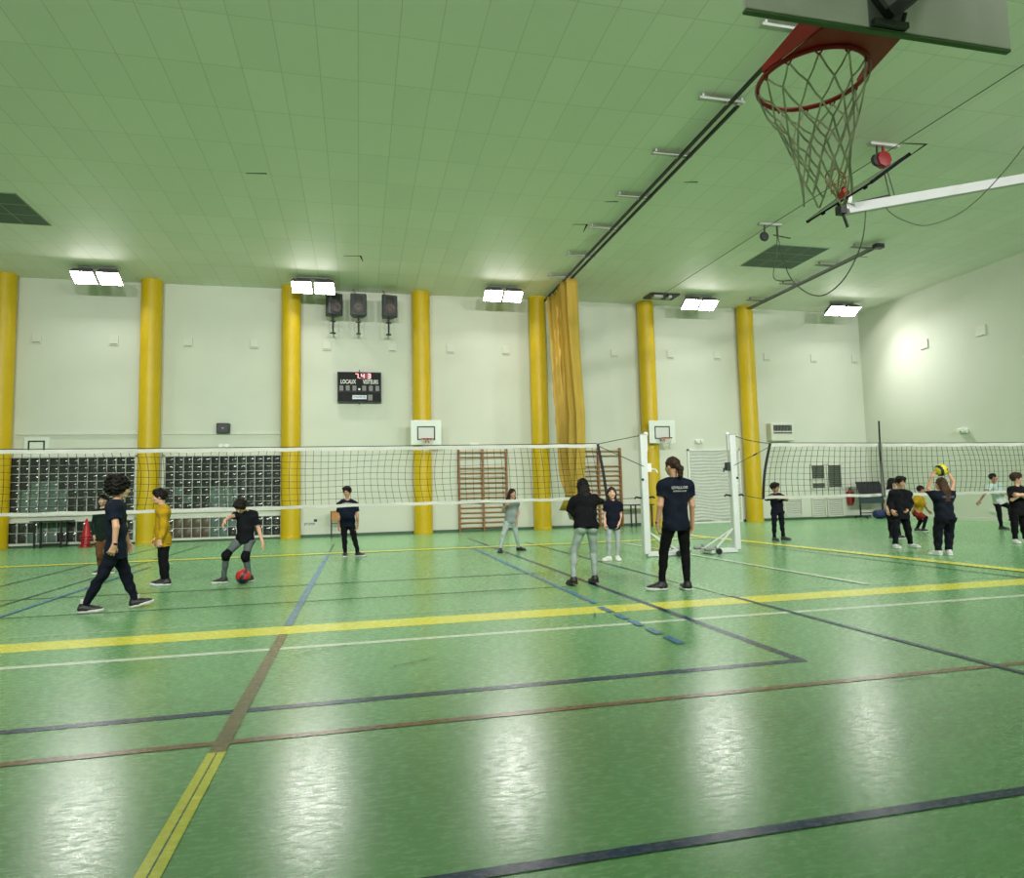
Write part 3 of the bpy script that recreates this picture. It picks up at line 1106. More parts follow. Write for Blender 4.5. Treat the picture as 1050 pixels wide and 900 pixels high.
em_light((3.82, YB, 2.9), 0, 'white emergency light above the left wall bars')
em_light((12.17, YB, 3.0), 0, 'white emergency light above the slatted door')
em_light((-4.1, YB, 2.92), 0, 'white emergency light below the dark box speaker')
em_light((XR - .012, 17.95, 2.95), -PI / 2, 'white emergency light on the side wall above the net')
o = MB().b2((-.03, -.09, -.05), (0, .09, .05)).build('wall_socket', M_plate, loc=(XR - .012, 17.15, .32), bevel=.006)
tag(o, 'small socket low on the side wall behind the boy in pale tee', 'socket')

bs = thing('box_speaker', (-4.12, YB, 3.48), 'small dark box speaker above the second paned window', 'speaker')
MB().b2((-.19, -.2, -.16), (.19, 0, .16)).build('cabinet', mat('box_speaker_body', (44, 52, 56), .5), bs, bevel=.02)
MB().b2((-.15, -.212, -.12), (.15, -.2, .12)).build('grille', M_dark, bs, bevel=.008)
MB().box((.0, -.214, .0), (.05, .004, .03)).build('badge', M_steel, bs, smooth=0)

ac = thing('air_heater', (15.5, YB, 3.3), 'boxy air heater with a dark louvre beside the last yellow pillar', 'air heater')
MB().b2((-.48, -.3, -.33), (.48, .0, .34)).build('casing', M_plate, ac, bevel=.02)
q = MB()
for i in range(13):
    q.box((-.36 + .06 * i, -.305, .15), (.042, .02, .22))
    q.box((-.36 + .06 * i, -.305, -.035), (.042, .02, .05))
q.build('louvre', M_dark, ac, smooth=0)

M_grl = mat('grey_louvre', (128, 134, 126), .5, var=.05)
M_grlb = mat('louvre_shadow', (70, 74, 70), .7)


def grille(x0, x1, z0, z1, n, label, m):
    r = thing('vent_grille', ((x0 + x1) / 2, YB, (z0 + z1) / 2), label, 'vent grille', 'louvred grilles near the room corner')
    w, h = (x1 - x0) / 2, (z1 - z0) / 2
    q = MB()
    for p, s in (((-w, 0), (.05, h * 2 + .05)), ((w, 0), (.05, h * 2 + .05)), ((0, h), (w * 2, .05)), ((0, -h), (w * 2, .05))):
        q.box((p[0], -.03, p[1]), (s[0], .06, s[1]))
    q.build('frame', M_plate, r, smooth=0)
    q = MB()
    q.b2((-w, -.012, -h), (w, -.004, h))
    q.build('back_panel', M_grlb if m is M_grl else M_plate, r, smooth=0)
    q = MB()
    for k in range(n):
        z = -h + (k + .5) * 2 * h / n
        q.box((0, -.03, z), (2 * w - .05, .045, .008 if m is M_grl else .012), rot=(math.radians(-35), 0, 0))
    q.build('slats', m, r, smooth=0)


grille(16.80, 17.40, 1.50, 2.06, 8, 'grey louvred grille behind the net, upper left of the block', M_grl)
grille(17.52, 18.14, 1.16, 2.06, 13, 'grey louvred grille behind the net, upper right of the block', M_grl)
grille(16.80, 17.40, 1.14, 1.38, 4, 'grey louvred grille behind the net, small one of the block', M_grl)
grille(15.60, 16.32, .18, .78, 9, 'low white louvred panel behind the boy with glasses at the net', M_slat)
grille(16.78, 17.36, .10, .76, 8, 'low white louvred panel below the grey grilles, left one', M_slat)
grille(17.46, 18.12, .10, .76, 8, 'low white louvred panel below the grey grilles, right one', M_slat)

ex = thing('fire_extinguisher', (18.40, YB - .12, .5), 'red fire extinguisher on the back wall near the corner', 'fire extinguisher')
MB().lathe([(.08, .0), (.11, .02), (.115, .1), (.115, .44), (.08, .52), (.04, .56)], 20).build('cylinder', M_red, ex)
q = MB()
q.tube([(0, 0, .55), (0, 0, .62)], .03, 8)
q.bar((-.07, 0, .63), (.07, -.02, .66), .03, .02)
q.build('valve', M_black, ex)
MB().tube([(.03, 0, .6), (.12, -.04, .55), (.13, -.05, .3), (.12, -.05, .1)], .014, 6).build('hose', M_black, ex)
MB().b2((-.06, .1, .1), (.06, .126, .5)).build('wall_bracket', M_dark, ex, smooth=0)

# dark board unit and blue roll in the corner
M_navyb = mat('dark_board', (34, 36, 44), .35, var=.15, vscale=2)
M_teal = mat('teal_panel', (52, 72, 78), .5, var=.1)
t = thing('table_tennis_table', (19.0, 21.5, 0), 'dark folded games table standing in the room corner', 'folded table')
ZT = atY(893, 493.5, 21.5).z
x0, x1 = atY(881, 500, 21.5).x - 19.0, atY(907, 500, 21.5).x - 19.0
x1 = min(x1, .35)
MB().add([(x0, -.06, .80), (x1, -.06, .80), (x1 - .05, .16, ZT), (x0, .16, ZT), (x0, -.02, .80), (x1, -.02, .80), (x1 - .05, .20, ZT), (x0, .20, ZT)],
         [(0, 1, 2, 3), (7, 6, 5, 4), (0, 4, 5, 1), (1, 5, 6, 2), (2, 6, 7, 3), (3, 7, 4, 0)]).build('table_half', M_navyb, t, smooth=0)
MB().b2((x0 + .03, .0, .55), (x1, .1, .78)).build('apron', M_teal, t, smooth=0)
q = MB()
for sx in (x0 + .06, x1 - .06):
    q.bar((sx, .08, .08), (sx, .08, .8), .04, .04)
    q.bar((sx, -.25, .06), (sx, .35, .06), .04, .04)
q.bar((x0 + .06, .08, .2), (x1 - .06, .08, .2), .03, .03)
q.build('trolley_frame', M_black, t, smooth=0)
for sx in (x0 + .06, x1 - .06):
    for sy in (-.25, .35):
        MB().lathe([(.02, -.015), (.045, -.012), (.045, .012), (.02, .015)], 14, Matrix.Translation((sx, sy, .045)) @ Matrix.Rotation(PI / 2, 4, 'Y')).build('wheel', M_black, t)
q = MB()
for sx in (.15, .45):
    q.box((x0 + sx * 1.4, .145, ZT - .13), (.07, .01, .05), rot=(math.radians(-20), 0, 0))
q.build('label_plate', M_plate, t, smooth=0)

M_blue = mat('blue_vinyl', (34, 40, 96), .4, var=.1)
t = thing('padded_roll', (18.95, 21.0, .17), 'blue padded roll lying on the floor in the room corner', 'padded roll')
RYm = Matrix.Rotation(PI / 2, 4, 'Y')
MB().lathe([(.05, -.55), (.13, -.53), (.15, -.48), (.15, -.1), (.15, .1), (.15, .28), (.13, .32), (.05, .34)], 24, RYm).build('cover', M_blue, t)
MB().lathe([(.1, -.03), (.156, -.028), (.156, .03), (.1, .03)], 24, Matrix.Translation((-.0, 0, 0)) @ RYm).build('end_band', mat('mauve_band', (146, 120, 150), .5), t)
MB().b2((.06, -.158, -.07), (.30, -.14, .06)).build('label_patch', mat('pinkish_label', (150, 140, 150), .6), t, smooth=0)
q = MB()
for sx in (-.35, .2):
    q.box((sx, 0, -.155), (.08, .26, .03))
q.build('cradle', M_black, t, smooth=0)

# ------------------------------------------------------------------ low furniture on the left
M_tabletop = mat('dark_table_top', (46, 54, 52), .4)
t = thing('folding_table', (-8.62, 21.9, 0), 'small black table standing before the low glass panes beside the cones', 'table')
q = MB().b2((-.52, -.25, .74), (.46, .25, .775))
q.build('table_top', M_tabletop, t, bevel=.005)
for sx in (-.40, .28):
    for sy in (-.2, .2):
        MB().b2((sx - .02, sy - .02, 0), (sx + .02, sy + .02, .74)).build('leg', M_black, t, smooth=0)
q = MB()
q.bar((-.4, -.2, .1), (.28, -.2, .1), .02, .02)
q.bar((-.4, .2, .1), (.28, .2, .1), .02, .02)
q.build('stretcher', M_black, t, smooth=0)

M_cone_red = mat('red_cone_plastic', (168, 18, 32), .4, var=.06)


def cone_mesh():
    q = MB()
    q.lathe([(.165, .0), (.165, .012), (.16, .02), (.118, .024), (.112, .05), (.075, .24), (.03, .49), (.022, .5)], 24)
    q.lathe([(.165, .0), (.165, .012), (.15, .018)], 4, Matrix.Rotation(PI / 4, 4, 'Z') @ Matrix.Diagonal((1.25, 1.25, 1, 1)))
    return q.build('traffic_cone', M_cone_red, loc=(-7.62, 21.45, .004))


c0 = cone_mesh()
pos = ['bottom of the stack by the glass panes', 'second from the bottom of the stack', 'third from the bottom of the stack', 'fourth from the bottom of the stack', 'topmost of the stack, showing its whole tip']
for k in range(5):
    o = c0 if k == 0 else c0.copy()
    if k:
        COL.objects.link(o)
        o.location = (-7.62 + .004 * k, 21.45, .004 + .075 * k)
        o.rotation_euler.z = .1 * k
    tag(o, 'red traffic cone, ' + pos[k], 'traffic cone', 'stacked red cones')

t = thing('school_desk', (-.65, 21.75, 0), 'wooden-topped desk with thin black legs behind the boy in navy', 'desk')
MB().b2((-.24, -.2, .80), (.42, .25, .83)).build('desk_top', mat('desk_wood', (176, 116, 52), .4, var=.15), t, bevel=.006)
MB().b2((-.2, -.16, .52), (.38, -.14, .8)).build('front_panel', mat('desk_wood_panel', (186, 126, 62), .45, var=.15), t, smooth=0)
for sx in (-.2, .38):
    for sy in (-.17, .21):
        MB().b2((sx - .014, sy - .014, 0), (sx + .014, sy + .014, .8)).build('leg', M_black, t, smooth=0)
q = MB()
q.bar((-.2, -.17, .45), (.38, -.17, .45), .02, .02)
q.bar((-.2, -.17, .02), (-.2, .21, .02), .03, .03)
q.bar((.38, -.17, .02), (.38, .21, .02), .03, .03)
q.build('rail', M_black, t, smooth=0)

t = thing('side_table', (9.45, 21.55, 0), 'black side table with slim legs behind the left net post', 'table')
MB().b2((-.55, -.25, .73), (.42, .25, .765)).build('table_top', M_black, t, bevel=.005)
for sx in (-.26, .33):
    for sy in (-.2, .2):
        MB().b2((sx - .022, sy - .022, 0), (sx + .022, sy + .022, .73)).build('leg', M_black, t, smooth=0)

sg = thing('wall_sign', (-1.51, YB, .44), 'small black lettered sign low on the wall beside a yellow pillar', 'sign')
MB().b2((-.26, -.006, -.17), (.26, 0, .17)).build('panel', mat('sign_white', (204, 208, 200), .5), sg, smooth=0)
wtext('prisme', .15, -.03, .0, -.008, M_black, sg, sx=.8)
MB().b2((.10, -.010, .05), (.2, -.005, .13)).build('square_mark', M_black, sg, smooth=0)

# ------------------------------------------------------------------ volleyball nets
M_cord = mat('black_net_cord', (14, 16, 16), .8)
M_band = mat('white_net_band', (190, 192, 184), .7, var=.08, vscale=3)
M_blackband = mat('black_net_tape', (18, 18, 20), .7)
NY = 11.57


def volley_net(x0, x1, zt, zb, label, end_at, slant, seed):
    """end_at: 1 the net ends at x1, 0 it ends at x0; slant: how far the lower corner is pulled back"""
    r = thing('volleyball_net', (x0, NY, 0), label, 'volleyball net', 'volleyball nets')
    L = x1 - x0
    rnd = random.Random(seed)
    ph = [rnd.uniform(0, 6) for _ in range(6)]

    def P(u, w):
        """u along 0..L, w 0 top .. 1 bottom"""
        sag = -.03 * math.sin(PI * min(max(u / L, 0), 1))
        z = zt + (zb - zt) * w + sag * (1 - .3 * w)
        mid = math.sin(PI * w)
        x = u + .035 * mid * math.sin(u * 2.1 + ph[0]) + .05 * mid * math.sin(u * .6 + ph[1])
        if end_at == 1:
            k = max(0, 1 - (L - u) / 2.5)
            x -= slant * w * k * -1
        else:
            k = max(0, 1 - u / 2.5)
            x -= slant * w * k
        y = .03 * mid * math.sin(u * 1.3 + ph[2]) + .02 * mid * math.sin(u * 4 + ph[3])
        z += .012 * mid * math.sin(u * 3.1 + ph[4] + w * 4)
        return V((x, y, z))
    c = MB()
    n = int(L / .122)
    for i in range(n + 1):
        u = L * i / n
        c.tube([P(u, .03 + .94 * k / 8) for k in range(9)], .0042, 4, caps=False)
    for j in range(1, 9):
        w = .03 + .94 * j / 9
        c.tube([P(L * i / (n), w) for i in range(n + 1)], .0042, 4, caps=False)
    c.build('cord_mesh', M_cord, r, smooth=0)

    def band(name, w0, w1, t, m):
        B = MB()
        N = max(2, int(L / .15))
        vs, fs = [], []
        for i in range(N + 1):
            a, b_ = P(L * i / N, w0), P(L * i / N, w1)
            wob = .006 * math.sin(i * 1.3 + ph[5])
            vs += [a + V((0, -t, wob)), b_ + V((0, -t, wob)), b_ + V((0, t, wob)), a + V((0, t, wob))]
        for i in range(N):
            o = 4 * i
            for k in range(4):
                k2 = (k + 1) % 4
                fs.append((o + k, o + k2, o + 4 + k2, o + 4 + k))
        fs += [(3, 2, 1, 0), (4 * N, 4 * N + 1, 4 * N + 2, 4 * N + 3)]
        B.add(vs, fs)
        B.build(name, m, r, smooth=0)
    band('top_band', 0, .06, .006, M_band)
    band('bottom_band', .95, 1.0, .006, M_band)
    u = L if end_at == 1 else 0
    B = MB()
    for k in range(8):
        a, b_ = P(u, k / 8 - .0), P(u, (k + 1) / 8 + .0)
        B.bar(a, b_, .05, .018, up=(0, 1, 0))
    B.build('end_tape', M_blackband, r, smooth=0)
    B = MB()
    B.tube([P(L * i / 40, -.012) for i in range(41)], .006, 6)
    B.build('top_cable', M_dark, r)
    return r, P


n1, P1 = volley_net(XL + .4, 4.28, 2.09, 1.075, 'long volleyball net across the left court, with white bands', 1, .15, 3)
n2, P2 = volley_net(7.86, 19.1, 2.08, 1.0, 'volleyball net across the right court, beyond the second post', 0, .22, 5)
# antenna
a = thing('net_antenna', (10.37, NY - .03, 1.0), 'thin dark antenna rod rising above the right-hand net', 'antenna')
MB().tube([(0.01, 0, -.02), (-.02, 0, .8), (.0, 0, 1.52)], .017, 8).build('rod', M_blackband, a)
MB().b2((-.03, -.012, .0), (.03, .03, 1.07)).build('pocket_tape', mat('antenna_tape', (120, 124, 116), .7), a, smooth=0)

M_post = mat('white_post_paint', (208, 212, 212), .35, var=.02)


def net_post(x, y, sgn, label):
    """sgn +1: the foot points to +x"""
    r = thing('volleyball_post', (x, y, 0), label, 'volleyball post', 'white volleyball posts')
    q = MB()
    q.box((0, 0, 1.15), (.13, .13, 2.2))
    q.build('upright', M_post, r, bevel=.015)
    q = MB()
    q.bar((0, 0, .05), (sgn * .62, 0, .05), .12, .08)
    q.bar((sgn * .60, -.22, .06), (sgn * .60, .22, .06), .10, .08)
    q.build('foot', M_post, r, smooth=0, bevel=.008)
    q = MB()
    for s in (-1, 1):
        q.bar((sgn * .05, 0, .46), (sgn * .56, s * .2, .10), .025, .025)
    q.build('strut', M_post, r, smooth=0)
    for s in (-1, 1):
        wq = MB()
        wq.lathe([(.02, -.02), (.055, -.018), (.06, 0), (.055, .018), (.02, .02)], 18, Matrix.Translation((sgn * .52, s * .26, .06)) @ Matrix.Rotation(PI / 2, 4, 'X'))
        wo = wq.build('wheel', M_black, r)
        h = MB()
        h.bar((sgn * .52, s * .26, .06), (sgn * .60, s * .24, .16), .025, .025)
        h.tube([(sgn * .60, s * .2, .10), (sgn * .78, s * .2, .10)], .03, 8)
        h.build('wheel_fork', M_grey, r)
    q = MB()
    q.bar((sgn * .075, 0, 1.95), (sgn * .075, 0, 2.27), .06, .03)
    q.lathe([(.01, -.02), (.04, -.015), (.04, .015), (.01, .02)], 16, Matrix.Translation((sgn * .075, 0, 2.27)) @ Matrix.Rotation(PI / 2, 4, 'X'))
    q.build('cable_pulley', M_post, r)
    q = MB()
    q.box((sgn * .10, 0, 1.64), (.09, .07, .16))
    q.tube([(sgn * .14, 0, 1.62), (sgn * .22, -.06, 1.60), (sgn * .24, -.08, 1.54)], .016, 6)
    q.build('winch', M_dark if sgn < 0 else M_white, r)
    q = MB()
    for s in (-1, 1):
        q.tube([(s * .07, 0, 1.08), (s * .17, 0, 1.10), (s * .2, 0, 1.07)], .018, 6)
    q.box((sgn * -.05, -.066, 1.42), (.04, .02, .04))
    q.build('hook', M_black, r)
    q = MB()
    q.box((0, 0, 2.255), (.13, .13, .02))
    q.build('cap', M_steel, r, smooth=0)
    return r


A, Bp = V((5.15, 11.53, 0)), V((7.03, 11.60, 0))
net_post(A.x, A.y, 1, 'white volleyball post at the end of the left net, behind the woman')
net_post(Bp.x, Bp.y, -1, 'white volleyball post at the end of the right net, with a wheeled foot')


def cord(p, q, rad, label, sag=.0):
    p, q = V(p), V(q)
    pts = [p.lerp(q, k / 8) + V((0, 0, -sag * 4 * (k / 8) * (1 - k / 8))) for k in range(9)]
    o = MB().tube([x - p for x in pts], rad, 6).build('guy_rope', M_cable, loc=p)
    return tag(o, label, 'rope', 'tension ropes of the nets')


base1, base2 = V((XL + .4, NY, 0)), V((7.86, NY, 0))
L1 = 4.28 - XL - .4
cord(base1 + P1(L1, 0), A + V((-.05, 0, 2.24)), .008, 'rope from the left net top corner up to its post head')
cord(base1 + P1(L1, .03), A + V((-.02, -.07, 1.66)), .008, 'rope from the left net top corner down to the winch')
cord(base1 + P1(L1, 1), A + V((-.18, 0, 1.08)), .007, 'rope from the left net bottom corner to the post hook')
cord(base2 + P2(0, 0), Bp + V((.03, 0, 2.25)), .008, 'rope from the right net top corner to its post head', .03)
cord(base2 + P2(0, .06), Bp + V((.0, -.07, 1.66)), .008, 'rope from the right net corner down to the dark winch')
cord(base2 + P2(0, 1), Bp + V((.18, 0, 1.08)), .007, 'rope from the right net bottom corner to the post hook')
k = MB().box((0, 0, 0), (.10, .03, .03), rot=(0, math.radians(-25), 0)).build('rope_knot', M_black, loc=(base2 + P2(0, .06)).lerp(Bp + V((0, -.07, 1.66)), .42), bevel=.01)
tag(k, 'dark ratchet buckle on the rope beside the yellow pillar', 'buckle')

# balls
M_ballr = mat('red_ball', (186, 46, 40), .45, var=.1)
M_balln = mat('ball_navy', (40, 32, 60), .5)
M_bally = mat('yellow_ball', (206, 196, 44), .5)
M_ballb = mat('ball_dark_blue', (24, 30, 44), .5)


def ball(r, loc, ms, label, patt, name):
    nu, nv = 40, 28
    B = MB()
    vs = []
    for j in range(nv + 1):
        th = PI * j / nv
        for i in range(nu):
            a = 2 * PI * i / nu
            vs.append((r * math.sin(th) * math.cos(a), r * math.sin(th) * math.sin(a), r * math.cos(th)))
    for j in range(nv):
        for i in range(nu):
            i2 = (i + 1) % nu
            q = [vs[j * nu + i], vs[j * nu + i2], vs[(j + 1) * nu + i2], vs[(j + 1) * nu + i]]
            c = (V(q[0]) + V(q[2])) / (2 * r)
            B.cur = patt(c)
            if j == 0:
                q = [q[0], q[2], q[3]]
            elif j == nv - 1:
                q = [q[0], q[1], q[2]]
            B.add(q, [tuple(range(len(q) - 1, -1, -1))])
    o = B.build(name, ms, smooth=180, loc=loc)
    bm_weld(o)
    return tag(o, label, 'ball')


def bm_weld(o):
    import bmesh
    bm = bmesh.new()
    bm.from_mesh(o.data)
    bmesh.ops.remove_doubles(bm, verts=bm.verts, dist=1e-5)
    bm.to_mesh(o.data)
    bm.free()
    o.data.polygons.foreach_set('use_smooth', [True] * len(o.data.polygons))


pb = atY(249.3, 589, 10.52)
ball(.105, (pb.x, pb.y, .106), [M_ballr, M_balln], 'red and navy ball on the floor at the kicking boy\'s foot',
     lambda c: 1 if (c.z < -.35 or (abs(c.x * .8 - c.z * .5) < .16 and c.y < 0)) else 0, 'football')
pv = atY(964.8, 481.8, 9.55)
ball(.105, pv, [M_bally, M_ballb], 'yellow and dark blue ball held overhead by the girl on the right',
     lambda c: 1 if (abs(c.x + .55 + .3 * c.z) < .2 or (c.x > .15 and abs(c.z - .1) < .16) or c.z < -.75) else 0, 'volleyball')
# ------------------------------------------------------------------ people: smooth blended bodies
A = np.array
DBG = []


class Field:
    """a distance field on a grid; shapes are blended in, then skinned"""

    def __init__(self, lo, hi, h):
        self.h = h
        self.lo = A(lo, float)
        self.n = np.ceil((A(hi, float) - self.lo) / h).astype(int) + 1
        self.d = np.full(self.n, .5, np.float32)
        self.ax = [(self.lo[i] + h * np.arange(self.n[i])).astype(np.float32) for i in range(3)]

    def block(self, lo, hi):
        a = np.clip(np.floor((A(lo) - self.lo) / self.h).astype(int), 0, self.n)
        b = np.clip(np.ceil((A(hi) - self.lo) / self.h).astype(int) + 1, 0, self.n)
        if (b <= a).any():
            return None
        s = tuple(slice(i, j) for i, j in zip(a, b))
        X = self.ax[0][s[0]][:, None, None]
        Y = self.ax[1][s[1]][None, :, None]
        Z = self.ax[2][s[2]][None, None, :]
        return s, X, Y, Z

    def blend(self, s, d, k):
        e = self.d[s]
        if k > 0:
            h = np.maximum(k - np.abs(e - d), 0) / k
            self.d[s] = np.minimum(e, d) - h * h * k * .25
        else:
            self.d[s] = np.minimum(e, d)

    def carve(self, s, d, k):
        e = self.d[s]
        d = -d
        h = np.maximum(k - np.abs(e - d), 0) / max(k, 1e-6)
        self.d[s] = np.maximum(e, d) + h * h * k * .25

    def cone(self, a, b, ra, rb, k=.02, flat_a=False, flat_b=False):
        a, b = A(a, float), A(b, float)
        m = max(ra, rb) + k + 2 * self.h
        B = self.block(np.minimum(a, b) - m, np.maximum(a, b) + m)
        if B is None:
            return
        s, X, Y, Z = B
        ba = b - a
        L2 = max(float(ba @ ba), 1e-9)
        t0 = ((X - a[0]) * ba[0] + (Y - a[1]) * ba[1] + (Z - a[2]) * ba[2]) / L2
        t = np.clip(t0, 0, 1)
        d = np.sqrt((X - a[0] - t * ba[0]) ** 2 + (Y - a[1] - t * ba[1]) ** 2 + (Z - a[2] - t * ba[2]) ** 2) - (ra + (rb - ra) * t)
        L = math.sqrt(L2)
        if flat_b:
            d = np.maximum(d, (t0 - 1) * L)
        if flat_a:
            d = np.maximum(d, -t0 * L)
        self.blend(s, d, k)

    def ell(self, c, axes, r, k=.02, carve=False):
        c = A(c, float)
        m = max(r) + k + 2 * self.h
        B = self.block(c - m, c + m)
        if B is None:
            return
        s, X, Y, Z = B
        q = 0
        for e, rr in zip(axes, r):
            q = q + (((X - c[0]) * e[0] + (Y - c[1]) * e[1] + (Z - c[2]) * e[2]) / rr) ** 2
        d = (np.sqrt(q) - 1) * min(r)
        (self.carve if carve else self.blend)(s, d, k)

    def cut(self, p, n):
        """removes everything on the side n points to"""
        X, Y, Z = self.ax[0][:, None, None], self.ax[1][None, :, None], self.ax[2][None, None, :]
        self.d = np.maximum(self.d, (X - p[0]) * n[0] + (Y - p[1]) * n[1] + (Z - p[2]) * n[2]).astype(np.float32)

    def folds(self, amp, f, seed=0):
        X, Y, Z = self.ax[0][:, None, None], self.ax[1][None, :, None], self.ax[2][None, None, :]
        w = np.sin(f * Z + 1.7 * np.sin(f * .45 * X + seed) + 1.3 * np.sin(f * .5 * Y + seed * 2)) + .6 * np.sin(f * .8 * X + .9 * f * Y * np.cos(seed) + f * .5 * Z)
        self.d = self.d + (amp * w).astype(np.float32)

    def skin(self):
        D = self.d
        I = D < 0
        nx, ny, nz = D.shape
        c = [(i, j, k) for i in (0, 1) for j in (0, 1) for k in (0, 1)]
        sl = lambda o, n: slice(o, n - 1 + o)
        sub = lambda arr, o: arr[sl(o[0], nx), sl(o[1], ny), sl(o[2], nz)]
        cnt = np.zeros((nx - 1, ny - 1, nz - 1), np.int8)
        for o in c:
            cnt += sub(I, o)
        act = (cnt > 0) & (cnt < 8)
        idx = np.argwhere(act)
        if not len(idx):
            return np.zeros((0, 3)), np.zeros((0, 4), int)
        ids = np.full(act.shape, -1, np.int64)
        ids[act] = np.arange(len(idx))
        vals = np.stack([sub(D, o)[act] for o in c], 1)
        acc = np.zeros((len(idx), 3))
        num = np.zeros(len(idx))
        ca = A(c, float)
        for a in range(8):
            for b in range(a + 1, 8):
                if abs(ca[a] - ca[b]).sum() != 1:
                    continue
                va, vb = vals[:, a], vals[:, b]
                m = (va < 0) != (vb < 0)
                t = np.where(m, va / np.where(m, va - vb, 1), 0)
                acc += np.where(m[:, None], ca[a] + (ca[b] - ca[a]) * t[:, None], 0)
                num += m
        P = self.lo + self.h * (idx + acc / num[:, None])
        Q = []
        for ax in range(3):
            o1, o2 = [(1, 2), (2, 0), (0, 1)][ax]
            lo = [slice(1, -1)] * 3
            lo[ax] = slice(0, -1)
            hi = list(lo)
            hi[ax] = slice(1, None)
            a, b = I[tuple(lo)], I[tuple(hi)]
            for s1, flip in ((a & ~b, False), (~a & b, True)):
                e = np.argwhere(s1)
                if not len(e):
                    continue
                e = e + 1
                e[:, ax] -= 1
                d1, d2 = np.zeros(3, int), np.zeros(3, int)
                d1[o1], d2[o2] = 1, 1
                q = [ids[tuple((e - x).T)] for x in (d1 + d2, d2, 0 * d1, d1)]
                q = np.stack(q, 1)
                Q.append(q[:, ::-1] if flip else q)
        Q = np.concatenate(Q)
        return P, Q[(Q >= 0).all(1)]


def np_mesh(name, P, Q, mats, parent=None, loc=None, mi=None):
    me = bpy.data.meshes.new(name)
    n, f = len(P), len(Q)
    me.vertices.add(n)
    me.vertices.foreach_set('co', P.astype(np.float32).ravel())
    me.loops.add(4 * f)
    me.loops.foreach_set('vertex_index', Q.astype(np.int32).ravel())
    me.polygons.add(f)
    me.polygons.foreach_set('loop_start', np.arange(0, 4 * f, 4, dtype=np.int32))
    me.polygons.foreach_set('loop_total', np.full(f, 4, np.int32))
    for m in mats:
        me.materials.append(m)
    if mi is not None:
        me.polygons.foreach_set('material_index', mi.astype(np.int32))
    me.polygons.foreach_set('use_smooth', np.ones(f, bool))
    me.update(calc_edges=True)
    me.validate()
    o = bpy.data.objects.new(name, me)
    COL.objects.link(o)
    if parent is not None:
        o.parent = parent
    if loc is not None:
        o.location = loc
    return o


def nrm(v):
    v = A(v, float)
    return v / max(np.linalg.norm(v), 1e-9)


_mats = {}


def cloth(rgb, kind='cloth'):
    k = (rgb, kind)
    if k not in _mats:
        nm = '%s_%02x%02x%02x' % ((kind,) + tuple(rgb))
        if kind == 'skin':
            _mats[k] = mat(nm, rgb, .55, var=.06, vscale=14)
        elif kind == 'hair':
            _mats[k] = mat(nm, tuple(int(c * .8) for c in rgb), .6, var=.3, vscale=40, stretch=(1, 1, .25), bump=.3, bscale=120, spec=.2)
        elif kind == 'shoe':
            _mats[k] = mat(nm, rgb, .5, var=.08, bump=.2, bscale=150)
        else:
            _mats[k] = mat(nm, rgb, .9, var=.10, vscale=9, bump=.25, bscale=220, spec=.15)
    return _mats[k]


# the shoe, built once: heel at the origin, toe along +x, sole on z = 0
def shoe_shapes():
    fu = Field((-.09, -.07, -.01), (.24, .07, .16), .0045)
    for sy in (-.014, .014):
        fu.cone((-.03, sy, .045), (.03, sy * 1.3, .042), .034, .033, .02)
        fu.cone((.03, sy * 1.3, .042), (.13, sy * 1.6, .036), .033, .028, .02)
        fu.cone((.13, sy * 1.6, .036), (.165, sy * .8, .032), .028, .022, .02)
    fu.cone((-.015, 0, .05), (-.01, 0, .105), .040, .042, .03, flat_b=True)
    fu.cone((.02, 0, .07), (.09, 0, .05), .035, .028, .02)
    fu.cut((0, 0, .018), (0, 0, -1))
    fs = Field((-.09, -.07, -.02), (.25, .07, .06), .0045)
    for sy in (-.016, .016):
        fs.cone((-.034, sy, .02), (.05, sy * 1.1, .02), .035, .031, .02)
        fs.cone((.05, sy * 1.1, .02), (.13, sy * 1.7, .02), .031, .034, .02)
        fs.cone((.13, sy * 1.7, .02), (.172, sy * .8, .02), .034, .026, .02)
    fs.cut((0, 0, .0), (0, 0, -1))
    fs.cut((0, 0, .028), (-.06, 0, 1))
    return fu.skin(), fs.skin()


SHOE_U, SHOE_S = shoe_shapes()


def hand(F, w, d, n, s, thumb, curl=22):
    """palm, five fingers; w wrist, d along the hand, n the way the palm faces, thumb +1/-1 along d x n"""
    d = nrm(d)
    n = nrm(A(n) - d * (A(n) @ d))
    side = np.cross(d, n)
    K = []
    for i, off in enumerate((1.5, .5, -.5, -1.5)):
        off *= thumb
        k = w + d * (.086 - .004 * abs(i - 1.2)) * s + side * off * .0205 * s
        F.cone(w + side * off * .010 * s + d * .005, k, .0150 * s, .0105 * s, .016 * s)
        K.append((k, off))
    F.cone(w - d * .02, w + d * .02 * s, .023 * s, .018 * s, .02 * s)
    for i, ((k, off), L) in enumerate(zip(K, (.068, .077, .072, .056))):
        c1, c2 = math.radians(curl + 5 * i), math.radians(curl * 2.2 + 8 * i)
        spread = side * off * .10
        d1 = nrm(d * math.cos(c1) + n * math.sin(c1) + spread)
        d2 = nrm(d * math.cos(c2) + n * math.sin(c2) + spread)
        m = k + d1 * L * .52 * s
        F.cone(k, m, .0094 * s, .0086 * s, .003)
        F.cone(m, m + d2 * L * .5 * s, .0086 * s, .0072 * s, .003)
    t0 = w + d * .022 * s + side * thumb * .020 * s
    t1 = t0 + nrm(d * .6 + side * thumb * .75 + n * .35) * .042 * s
    t2 = t1 + nrm(d * .9 + side * thumb * .25 + n * .35) * .034 * s
    F.cone(t0, t1, .0145 * s, .0105 * s, .01)
    F.cone(t1, t2, .0100 * s, .0080 * s, .003)


